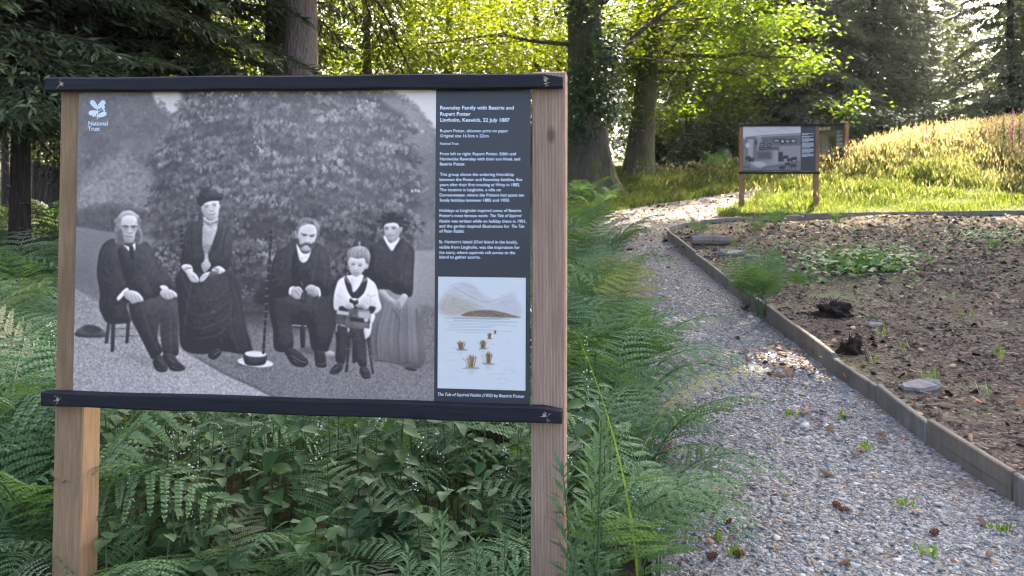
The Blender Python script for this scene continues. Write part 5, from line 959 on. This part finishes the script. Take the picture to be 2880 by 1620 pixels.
M['lf_beech'] = attrleaf('lf_beech', .58, .04, (1.75, 1.5, .35)); M['lf_conifer'] = attrleaf('lf_conifer', .25, .08, (1.3, 1.2, .6)); M['lf_ivy'] = attrleaf('lf_ivy', .25, .2, (1.4, 1.3, .5)); M['lf_shrub'] = attrleaf('lf_shrub', .3, .14, (1.4, 1.3, .5))
def lcol(r, n, c1, c2, per=1):
    t = r.random((n, 1))*.7+.3*r.random((1, 1)); c = np.array(c1)*(1-t)+np.array(c2)*t; return np.repeat(c, 4, 0)
def broad_crown(seed, blobs, n, size, c1, c2, mt, flat=.3, spread=.42, gaps=()):
    """leaf sprays in flat layers through a set of ellipsoids (cx,cy,cz,rx,ry,rz)"""
    r = np.random.default_rng(seed); bl = np.array(blobs); vol = bl[:, 3]*bl[:, 4]*bl[:, 5]; per = 46; nc = n//per; w_ = r.choice(len(bl), nc, p=vol/vol.sum()); d = r.normal(size=(nc, 3)); d /= np.linalg.norm(d, axis=1, keepdims=True); d *= (r.random((nc, 1))**.42)
    C = bl[w_, :3]+d*bl[w_, 3:]; out = np.repeat(C, per, 0); m = len(out); az = np.repeat(r.uniform(0, 6.3, nc), per); sz = np.repeat(r.uniform(.6, 1.4, nc), per)
    lx, ly, lz = r.normal(0, spread, m)*sz*1.3, r.normal(0, spread*.7, m)*sz, r.normal(0, spread*flat, m)-.10*np.abs(r.normal(0, 1, m)); B = out+np.c_[lx*np.cos(az)-ly*np.sin(az), lx*np.sin(az)+ly*np.cos(az), lz]
    keep = np.ones(m, bool)
    for g0, gd, gr in gaps: q_ = B-g0; keep &= np.linalg.norm(q_-(q_@gd)[:, None]*gd, axis=1) > gr
    a = r.uniform(0, 6.3, m); D = np.c_[np.cos(a), np.sin(a), r.normal(-.25, .35, m)]; U = np.c_[r.normal(0, .45, m), r.normal(0, .45, m), np.ones(m)]; L = size*r.uniform(.65, 1.25, m); V, F = leaf_quads(B, D, U, L, L*.32)
    ctone = np.repeat(r.uniform(.75, 1.2, (nc, 1)), per*4, 0); cc = lcol(r, m, c1, c2)*ctone; k4 = np.repeat(keep, 4); V, cc = V[k4], cc[k4]; F = np.arange(len(V)).reshape(-1, 4); return mesh('crown', V, F, M[mt], colr=cc), C
def conifer_crown(seed, H, z0, rad, n, c1, c2, droop=.35, taper=.75, nbr=150, L0=.22, hang=.6, wk=.08):
    """whorled, drooping boughs hung with short sprays"""
    r = np.random.default_rng(seed); per = n//nbr; B, D, U, L = [], [], [], []; wood_ = MB()
    for i in range(nbr):
        t = (i+r.random())/nbr; z = z0+(H-z0)*t**1.15; l = rad*(1-t)**taper*r.uniform(.7, 1.12)+.25; a = i*2.4+r.normal(0, .3); s = r.random(per)**.6; up = r.normal(.05, .12); dr = droop*r.uniform(.6, 1.4)
        hx, hz = l*s, up*l*s-dr*l*s*s; wd = (.12+.34*(1-s))*l*.42*r.normal(0, 1, per); ca, sa = math.cos(a), math.sin(a); B.append(np.c_[hx*ca-wd*sa, hx*sa+wd*ca, z+hz-np.abs(wd)*.25])
        sg = np.sign(wd); D.append(np.c_[ca*.8-sa*sg*.7, sa*.8+ca*sg*.7, np.full(per, -hang)]+r.normal(0, .35, (per, 3))); U.append(r.normal(0, .4, (per, 3))+[0, 0, 1]); L.append(L0*r.uniform(.5, 1.3, per)*(1.15-.4*t))
        wood_.tube([(0, 0, z), (l*.5*ca, l*.5*sa, z+up*l*.5-dr*l*.25), (l*.95*ca, l*.95*sa, z+up*l-dr*l*.9)], [.03*(1-t)+.012, .018, .005], 4, False)
    B, D, U, L = map(np.concatenate, (B, D, U, L)); V, F = leaf_quads(B, D, U, L, L*wk+.003); br = np.repeat(r.uniform(.7, 1.35, (nbr, 1)), per*4, 0)
    return mesh('crown', V, F, M['lf_conifer'], colr=lcol(r, len(B), c1, c2)*br), wood_.me('boughs', M['bark_dark'])
def trunk_mesh(seed, H, r0, r1, mt, flare=.0, flutes=0, lean=(0, 0), n=20, rings=26):
    r = random.Random(seed); P = []; rad = []
    for i in range(rings): t = (i/(rings-1))**1.5; z = -.3+(H+.3)*t; P.append((lean[0]*t+.06*math.sin(t*5+seed), lean[1]*t+.05*math.sin(t*4), z)); rad.append(r0+(r1-r0)*t+flare*math.exp(-max(z, 0)/.55))
    ph = [r.uniform(0, 6.3) for _ in range(4)]
    fl = lambda t, a: 1+(.10*math.sin(a*flutes+ph[0]+t*2)+.07*math.sin(a*(flutes+2)+ph[1]))*math.exp(-t*3.2)*(1 if flutes else 0)+.035*math.sin(a*3+ph[2]+t*9)
    V, F = tube(P, rad, n, True, fl); return mesh('trunk', V, F, M[mt], True)
def limbs_mesh(seed, specs, mt):
    b = MB(); r = random.Random(seed)
    for (x0, y0, z0, x1, y1, z1, r0) in specs:
        P = [(x0+(x1-x0)*t+r.gauss(0, .05), y0+(y1-y0)*t+r.gauss(0, .05), z0+(z1-z0)*t+.25*math.sin(t*3)*abs(x1-x0)*.2+r.gauss(0, .05)) for t in np.linspace(0, 1, 8)]; b.tube(P, [r0*(1-.85*t) for t in np.linspace(0, 1, 8)], 7, False)
        for j in range(5): i = r.randint(2, 6); q = P[i]; b.tube([q, (q[0]+r.gauss(0, .6), q[1]+r.gauss(0, .6), q[2]+r.uniform(-.2, .6)), (q[0]+r.gauss(0, 1.), q[1]+r.gauss(0, 1.), q[2]+r.uniform(-.3, .9))], [r0*.3, r0*.18, .006], 5, False)
    return b.me('limbs', M[mt], True)
GC1, GC2 = (.012, .026, .012), (.036, .058, .024)
SPR = conifer_crown(1, 17, 4.4, 3.0, 80000, (.026, .042, .018), (.095, .108, .042), .46, .7, 150, .15, .9, .07)
HEM = conifer_crown(2, 15, .6, 3.2, 60000, (.062, .094, .058), (.17, .205, .13), .30, .6, 190, .28, .5, .11)
YEW = conifer_crown(3, 9, 1.9, 2.7, 100000, (.028, .046, .024), (.088, .115, .056), .30, .5, 170, .11, .45, .08)
TR = {k: v for k, v in (('spruce', trunk_mesh(1, 17, .24, .05, 'bark_spruce', .10, 0)), ('dark', trunk_mesh(2, 15, .20, .03, 'bark_dark', .08, 0)), ('slim', trunk_mesh(3, 9, .10, .04, 'bark_dark', .04, 0)))}
def conifer(u, Y, crown, trunk, s, label, group, name='conifer_tree', rz=None, X=None, tr_s=1.):
    x = (u-512)/FPX*Y if X is None else X; r = tag(empty(name, (x, Y, gz(x, Y)-.05), random.uniform(0, 6.3) if rz is None else rz), label, 'tree', group)
    link('trunk', TR[trunk], r, s=(s*tr_s, s*tr_s, s)); link('crown', crown[0], r, s=s); link('boughs', crown[1], r, s=s); return r
random.seed(77)
# left: dark spruces and yews over the near board
t = conifer(300, 11.2, SPR, 'spruce', 1.0, 'tall spruce with pale brown trunk rising behind the near board', 'conifers behind the near board', 'spruce_tree', 1.); conifer(277, 13.6, SPR, 'dark', 1.05, 'dark trunked spruce just left behind the pale trunk', 'conifers behind the near board', 'spruce_tree', 3.)
for u, Y, cr, tk, s, lb in ((20, 9.2, YEW, 'dark', 1.0, 'dark yew at the left frame edge'), (120, 11.0, YEW, 'dark', 1.05, 'dark yew above the left end of the near board'), (-110, 9.0, YEW, 'dark', 1.2, 'dark yew cut by the left frame edge, leftmost of all'), (200, 14.0, SPR, 'dark', .95, 'spruce with hanging boughs between the yew and the pale spruce trunk'), (70, 12.5, YEW, 'dark', 1.1, 'dark yew filling the gap between the two left yews'), (60, 16.5, SPR, 'dark', 1.0, 'taller dark spruce behind the leftmost yews')): conifer(u, Y, cr, tk, s, lb, 'conifers behind the near board', tr_s=.5 if cr is YEW else .9)
for u, Y, s in ((-8, 16, .8), (8, 18, .9), (22, 17.5, .85), (38, 19, .9), (46, 17, .8), (-30, 20, .9), (70, 21, .9), (330, 30, 1.), (415, 34, 1.1)):
    x = (u-512)/FPX*Y; r = tag(empty('slender_tree', (x, Y, gz(x, Y)), u), 'slender dark trunked tree in the sunlit wood at far left' if u < 100 else 'slender tree deep in the wood behind the near board', 'tree', 'slender trees in the wood'); link('trunk', TR['slim'], r, s=s)
# right: grey green conifer wall beyond the mound
for u, Y, s, lb in ((735, 36, .95, 'grey green conifer left above the parlour board'), (772, 41, 1.05, 'tall grey green conifer rising behind the parlour board'), (806, 35, .9, 'grey green conifer above the sepia board'), (842, 42, 1.05, 'grey green conifer behind the farthest picture board'), (872, 37, .95, 'dark conifer above the left foot of the mound'), (905, 40, .92, 'dark conifer left of the bright sky gap'), (1012, 31, .85, 'pale grey conifer right of the bright sky gap'), (1070, 34, 1., 'conifer cut by the right frame edge'), (700, 44, 1.1, 'far conifer glimpsed right of the leaning tree'), (955, 56, .7, 'small far conifer inside the bright sky gap'), (925, 47, .95, 'far dark conifer at the left side of the sky gap'), (790, 50, 1.1, 'far conifer seen between the two above the parlour board'), (858, 52, 1.1, 'far conifer filling the gap above the farthest picture board'), (1040, 46, 1.0, 'far conifer behind the pale grey one at the right')): conifer(u, Y, HEM, 'dark', s, lb, 'conifers beyond the mound')
# broadleaf trees, lit from behind
BL1, BL2 = (.066, .112, .011), (.145, .195, .020)
beech_blobs = [(2.2, 1.2, 6.0, 2.6, 2.0, 1.1), (-3.2, -1.0, 4.8, 3.2, 2.0, 1.4), (0, 0, 8.6, 5.2, 4.6, 2.2), (-1.5, -2, 6.4, 3, 2, 1.2), (1.2, 1.6, 4.2, 1.6, 1.2, .8)]
bx, by = (590-512)/FPX*20.6, 20.6
bc, CC = broad_crown(4, beech_blobs, 52000, .105, BL1, BL2, 'lf_beech')
be = tag(empty('beech_tree', (bx, by, gz(bx, by)-.05), 0), 'massive old beech with fluted mossy trunk and ivy beside the path', 'tree'); link('trunk', trunk_mesh(9, 10, .48, .30, 'bark_beech', .50, 5, (-.15, .1), 40, 40), be); link('crown', bc, be)
link('limbs', limbs_mesh(5, [(.3, 0, 3.1, 3.2, .6, 5.4, .09), (-.2, 0, 3.6, -4.4, -.8, 3.3, .06), (.3, 0, 3.3, 2.4, -.4, 3.0, .04), (0, 0, 6, 3, 1, 9, .16), (0, 0, 6.5, -3, -1, 9.5, .15), (.2, 0, 4.6, 5, -1.4, 6.4, .08)], 'bark_beech'), be)
r = np.random.default_rng(12); iv = []
for (zc, ac, n_, sp) in ((2.6, -1.7, 700, .5), (3.4, -.9, 600, .5), (4.5, -2.2, 500, .6), (1.7, -2.4, 300, .4), (5.5, -1.6, 500, .7), (2.2, -.7, 500, .35)):
    a = ac+r.normal(0, .55, n_); z = zc+r.normal(0, sp*.6, n_); rr = .54+np.abs(r.normal(0, .20, n_)); iv.append(np.c_[rr*np.cos(a), rr*np.sin(a), z])
B = np.concatenate(iv); n_ = len(B); D = r.normal(0, .7, (n_, 3))+[0, -.3, -.6]; V, F = leaf_quads(B, D, np.c_[B[:, 0], B[:, 1], np.full(n_, .4)], r.uniform(.07, .13, n_), r.uniform(.03, .05, n_)); link('ivy', mesh('ivy', V, F, M['lf_ivy'], colr=lcol(r, n_, (.018, .042, .012), (.05, .085, .022))), be)
# leaning tree with leafy trunk beyond
mx, my = (634-512)/FPX*26, 26.; mt_ = tag(empty('sycamore_tree', (mx, my, gz(mx, my)-.05)), 'leaning leafy trunked tree in the sunlit grass behind the beech', 'tree'); link('trunk', trunk_mesh(14, 7, .42, .20, 'bark_beech', .18, 3, (1.0, .3), 26, 26), mt_)
mc, _ = broad_crown(15, [(-.6, -.5, 2.2, .75, .5, 1.1)]*3+[(1.1, -.3, 2.2, .8, .5, .9)]*2+[ (.5, 0, 4.4, 2.4, 2, 1.3), (-.3, -.3, 3.8, 1.5, 1.2, 1.2), (1.2, -.3, 6, 2.6, 2, 1.4), (3.2, -.5, 4.4, 2.4, 1.4, 1.1), (5.0, -.6, 3.3, 1.3, 1.0, .55), (5.7, -.8, 2.2, 1.1, .8, .35), (2.6, -.8, 3.0, 1.4, 1, .6), (2.8, 0, 5.9, 2.6, 1.4, .9)], 15500, .15, (.055, .115, .012), (.11, .19, .02), 'lf_beech', .5, .3); link('crown', mc, mt_); link('limbs', limbs_mesh(8, [(.5, 0, 3.4, 2.4, 0, 4.8, .1), (.6, 0, 3.6, 5.0, -.6, 3.3, .09), (.6, 0, 3.2, 5.6, -.8, 2.4, .06), (.4, 0, 3, -1.2, 0, 4.4, .09)], 'bark_beech'), mt_)
# woodland broadleaves behind
BLAB = ['backlit yellow green tree right of the pale spruce trunk', 'backlit yellow green tree above the middle of the near board', 'backlit yellow green tree just left of the big beech', 'far broadleaf tree half hidden by the big beech trunk', 'far broadleaf tree behind the leaning leafy tree', 'broadleaf tree between the leaning tree and the conifers', 'sunlit tree glimpsed left of the pale spruce trunk', 'sunlit tree behind the yews above the near board', 'sunlit tree behind the slender trunks at far left', 'sunlit tree cut by the left frame edge', 'far broadleaf tree hidden behind the pale spruce trunk', 'far tree filling the gap above the near board', 'far tree filling the gap left of the big beech', 'far sunlit tree deep in the wood at the left']
wc1, _ = broad_crown(17, [(0, 0, 5.2, 3.6, 1.8, 1.1), (-2, 0, 3.8, 2.6, 1.5, 1.0), (2.2, -.3, 3.6, 2.6, 1.5, 1.0), (0, .3, 2.2, 3.0, 1.5, .9), (.6, 0, 6.3, 2.4, 1.5, .8)], 13000, .13, BL1, BL2, 'lf_beech'); TW = trunk_mesh(18, 6.5, .17, .05, 'bark_beech', .12, 3)
for i, (u, Y, s) in enumerate(((365, 23, 1.0), (450, 24.5, 1.05), (535, 29, 1.15), (560, 33, 1.1), (640, 33, 1.1), (690, 31, .95), (225, 25, 1.05), (150, 28, 1.), (30, 27, .9), (-20, 30, 1.), (300, 33, 1.2), (410, 36, 1.3), (490, 36, 1.3), (90, 34, 1.1))):
    x = (u-512)/FPX*Y; q = tag(empty('broadleaf_tree', (x, Y, gz(x, Y)-.05), (i % 2)*math.pi+.3*math.sin(i*2.)), BLAB[i], 'tree', 'broadleaf trees in the wood'); link('trunk', TW, q, s=s); link('crown', wc1, q, s=s)
# shrubs beneath the trees
SLAB = ['glossy shrub left of the parlour board under the overhanging branch', 'larger glossy shrub just behind the parlour board', 'dark shrub behind the farthest picture board', 'dark shrub over the left slope of the mound', 'dark shrub above the middle slope of the mound', 'dark shrub under the bright sky gap', 'shaded shrub behind the near board, left of the beech', 'far shrub behind the leaning leafy tree', 'far shrub behind the top of the parlour board', 'far shrub behind the sepia board', 'shaded shrub behind the pale spruce trunk']
sc1, _ = broad_crown(23, [(0, 0, 1.0, 1.3, 1.1, .8), (.7, 0, 1.7, .9, .8, .6), (-.8, .1, .8, .9, .8, .6)], 9000, .14, (.025, .055, .016), (.06, .10, .03), 'lf_shrub', .5, .3)
for i, (u, Y, s) in enumerate(((712, 30, .9), (728, 31, 1.1), (862, 33, 1.), (898, 32, 1.0), (938, 33, 1.1), (978, 32, 1.1), (480, 32, 1.2), (660, 37, 1.3), (780, 35, 1.2), (820, 36, 1.2), (250, 26, 1.2))):
    x = (u-512)/FPX*Y; tag(link('shrub', sc1, None, (x, Y, gz(x, Y)-.1), (0, 0, i*1.1), s), SLAB[i], 'shrub', 'shrubs beneath the trees')
# far wood that reads as one mass
r = np.random.default_rng(31); n_ = 42000; X = r.uniform(-75, 80, n_); Y = r.uniform(56, 74, n_); hgt = 6.5+3.*np.sin(X*.21)+2*np.sin(X*.53+1); B = np.c_[X, Y, ground(X, Y)+r.random(n_)**.8*np.maximum(hgt, 3)]; D = r.normal(0, 1, (n_, 3)); V, F = leaf_quads(B, D, r.normal(0, 1, (n_, 3)), r.uniform(.4, .8, n_), r.uniform(.12, .25, n_)); tag(link('distant_wood', mesh('distant_wood', V, F, M['lf_conifer'], colr=lcol(r, n_, (.022, .040, .022), (.06, .085, .04)))), 'hazy far wood behind the nearer trees', 'wood', kind='stuff')
# ------------------------------------------------------------------ meadow
def meadow(n, x0, x1, y0, y1, keep, hfun, cfun, wid):
    P = np.c_[rng.uniform(x0, x1, n), rng.uniform(y0, y1, n)]; P = P[keep(P) & ~inside(P, PATH) & ~inside(P, BED)]; m_ = len(P); h = hfun(P)*rng.uniform(.55, 1.2, m_); a = rng.uniform(0, 6.3, m_); ln = rng.uniform(.1, .5, m_)
    z = ground(P[:, 0], P[:, 1])-.02; d = np.c_[np.cos(a), np.sin(a)]; s = np.c_[-np.sin(a), np.cos(a)]*wid[0]; b = np.c_[P, z]; mid = np.c_[P+d*(h*ln*.3)[:, None], z+h*.6]; tip = np.c_[P+d*(h*ln)[:, None], z+h]; s3 = np.c_[s, np.zeros(m_)]
    V = np.stack([b-s3, b+s3, mid+s3*.8, tip, mid-s3*.8], 1).reshape(-1, 3); c = np.repeat(cfun(P, h), 5, 0); i = np.arange(m_)[:, None]*5; return V, (i+np.array([0, 1, 2, 3, 4])).astype(int), c
def dry(P): m_ = np.exp(-(((P[:, 0]-16.5)/7.6)**2+((P[:, 1]-23)/4.8)**2)); return np.clip(m_*2.0-.36+.25*np.sin(P[:, 0]*1.3)*np.sin(P[:, 1]*1.1), 0, 1)
def gcol(P, h):
    t = np.clip(dry(P)+rng.normal(0, .22, len(P)), 0, 1)[:, None]; g = np.array([.135, .19, .034])*(1-t)+np.array([.44, .395, .265])*t; return g*rng.uniform(.7, 1.3, (len(P), 1))
V, F, c = meadow(360000, -2.5, 21, 13.5, 31, lambda P: (P[:, 0] > 1.35-.12*(P[:, 1]-14)) & (rng.random(len(P)) < np.clip((19/P[:, 1])**1.2, .2, 1)), lambda P: (.10+.12*np.clip((P[:, 1]-16)/3, 0, 1)+.40*dry(P))*(.72+.5*np.clip(np.sin(P[:, 0]*2.1+np.sin(P[:, 1]*1.7))*np.sin(P[:, 1]*2.6+P[:, 0]*.7)+.4*np.sin(P[:, 0]*5.3)*np.sin(P[:, 1]*4.7), -.6, 1.2)), gcol, (.0048,))
tag(link('meadow_grass', mesh('meadow_grass', V, F, M['grass'], colr=c)), 'sunlit meadow grass over the mound and path verges', 'grass', kind='stuff')
V, F, c = meadow(60000, -14, 3, 8, 26, lambda P: (P[:, 0] < 1.3-.12*(P[:, 1]-14)) & (rng.random(len(P)) < .45+.55*np.sin(P[:, 0]*1.1)*np.sin(P[:, 1]*.9)), lambda P: np.full(len(P), .16), lambda P, h: np.array([.06, .10, .025])*rng.uniform(.6, 1.3, (len(P), 1)), (.007,))
tag(link('woodland_grass', mesh('woodland_grass', V, F, M['grass'], colr=c)), 'thin shaded grass on the woodland floor behind the near board', 'grass', kind='stuff')
# seed heads over the dry grass
P = np.c_[rng.uniform(3, 20, 60000), rng.uniform(15.5, 29, 60000)]; dd = dry(P); P = P[(rng.random(len(P)) < dd+.06) & ~inside(P, PATH) & ~inside(P, BED)]; n_ = len(P); h = .30+.45*dry(P)+rng.normal(0, .08, n_); B = np.c_[P, ground(P[:, 0], P[:, 1])+h]; D = np.c_[rng.normal(0, .3, (n_, 2)), np.ones(n_)]; V, F = leaf_quads(B, D, rng.normal(0, 1, (n_, 3)), rng.uniform(.06, .14, n_), rng.uniform(.004, .009, n_)); tag(link('seed_heads', mesh('seed_heads', V, F, M['grass'], colr=lcol(rng, n_, (.35, .275, .17), (.50, .41, .27)))), 'pinkish tan grass seed heads over the mound', 'grass', kind='stuff')
# bank of ferns and weeds at the far side, foxgloves on the mound
M['foxglove'] = leafmat('foxglove', (.50, .12, .32), (.62, .22, .42), .4, .5, tcol=(1, .8, .9))
def foxglove(u, Y, h, label, pink=True, v=None):
    x = (u-512)/FPX*Y; q = tag(empty('foxglove', (x, Y, gz(x, Y))), label, 'flower', 'foxgloves on the mound'); link('stem', MB().tube([(0, 0, 0), (.01, 0, h*.6), (.03, 0, h)], [.010, .007, .003], 5, False).me('stem', M['stem']), q); r = random.Random(int(u)); b = MB()
    for i in range(34):
        t = i/33; a = i*2.4; z = h*(.45+.54*t); s = .042*(1-.7*t); c, s_ = math.cos(a), math.sin(a); P0 = (.02*t, 0, z); b.tube([P0, (P0[0]+c*s, s_*s, z-s*.6), (P0[0]+c*s*1.5, s_*s*1.5, z-s*1.3)], [.006, s*.32, s*.42], 6, False)
    link('blossoms' if pink else 'seed_pods', b.me('blossoms', M['foxglove'] if pink else M['willow']), q)
    Bq = np.zeros((14, 3)); Bq[:, 2] = np.linspace(.02, .25, 14); a = np.arange(14)*2.4; V, F = leaf_quads(Bq, np.c_[np.cos(a), np.sin(a), np.full(14, .3)], np.tile([0, 0, 1.], (14, 1)), np.full(14, .22), np.full(14, .05)); link('foliage', mesh('foliage', V, F, M['willow']), q)
foxglove(1012, 21, 1.3, 'tall pink foxglove spike at the right top of the mound'); foxglove(1003, 21.2, 1.25, 'green seeding foxglove spike left of the tall pink one', False); foxglove(1019, 20.6, 1.25, 'green foxglove spike right of the tall pink one', False); foxglove(926, 22.5, .85, 'small pink foxglove on the middle slope of the mound'); foxglove(933, 22.4, 1.0, 'green foxglove spike beside the small pink one', False); foxglove(1024, 21, .95, 'pink foxglove at the far right frame edge')
for u, Y, s in ((704, 24.5, .9), (717, 25, 1.0), (727, 24, .8), (905, 24.5, .8), (935, 24, .7), (602, 17.0, .7), (596, 15.5, .8), (588, 18.0, .8), (575, 17, .9)): x = (u-512)/FPX*Y; fern(x, Y, s, 6, 'sunlit fern clump in the far meadow' if u > 650 else 'fern at the foot of the big beech', 'ferns in the far meadow' if u > 650 else 'ferns at the beech')

# unseen tall trees added right of the view: their crowns shade the path, the bed and the near board
SD = np.array([math.sin(R(SUN_AZ))*math.cos(R(SUN_EL)), math.cos(R(SUN_AZ))*math.cos(R(SUN_EL)), math.sin(R(SUN_EL))]); AO = np.array([11.2-3.4, 14.2+.4, gz(11.2, 14.2)-.05])
SUN_GAPS = [(np.array([x, y, .1])-AO, SD, g_) for x, y, g_ in ((1.95, 6.05, .24), (2.2, 5.8, .15), (1.6, 6.4, .12), (1.3, 9.2, .18), (1.9, 10.4, .22), (1.5, 11.6, .3))]   # openings cut in the unseen crown along the sun's direction, for sun patches
oc, _ = broad_crown(41, [(0, 0, 10.5, 7.2, 7.2, 2.4), (-2, 1, 13, 5, 5, 1.8), (2, -2, 9.6, 5, 5, 1.4)], 31000, .30, BL1, BL2, 'lf_beech', .35, .7, SUN_GAPS); OT = trunk_mesh(43, 12, .42, .2, 'bark_beech', .3, 4)
for x, y, cx, cy, cz, s, rz, lb in ((11.2, 14.2, -3.4, .4, 0, 1., 0., 'unseen tall spreading tree added just right of the view to shade the bed'), (18.5, 16.5, -3.2, .5, 0, 1., 1.7, 'second unseen tall spreading tree, added right of the mound for shade'), (17.6, 23.0, -6.4, .4, 4.0, (.9, .52, .6), 0., 'third unseen tall tree right of the view, its high crown added to shade the back of the bed')):
    q = tag(empty('broadleaf_tree', (x, y, gz(x, y)-.05)), lb, 'tree', 'unseen shade trees beside the view'); link('trunk', OT, q); link('crown', oc, q, (cx, cy, cz), (0, 0, rz), s); k_ = .55 if cz else 1.; link('limbs', limbs_mesh(44, [(0, 0, 7, cx, cy, 10, .2), (0, 0, 6.5, cx-4*k_, cy+2*k_, 9.5, .16), (0, 0, 7, cx, cy-5*k_, 10, .16), (0, 0, 8, cx+3*k_, cy+3*k_, 11, .16)], 'bark_beech'), q)

# the bright summer air between the trees
hz = bpy.data.materials.new('haze'); hz.use_nodes = True; n_ = hz.node_tree; n_.nodes.remove(n_.nodes['Principled BSDF']); pv = n_.nodes.new('ShaderNodeVolumePrincipled'); pv.inputs['Color'].default_value = (.93, .95, .97, 1); pv.inputs['Density'].default_value = .00025; pv.inputs['Anisotropy'].default_value = .35; n_.links.new(pv.outputs[0], n_.nodes['Material Output'].inputs['Volume'])
tag(link('haze', MB().box((-126, -46, -1.2), (126, 168, 24)).me('haze', hz)), 'thin bright haze between the trees', 'haze', kind='stuff')
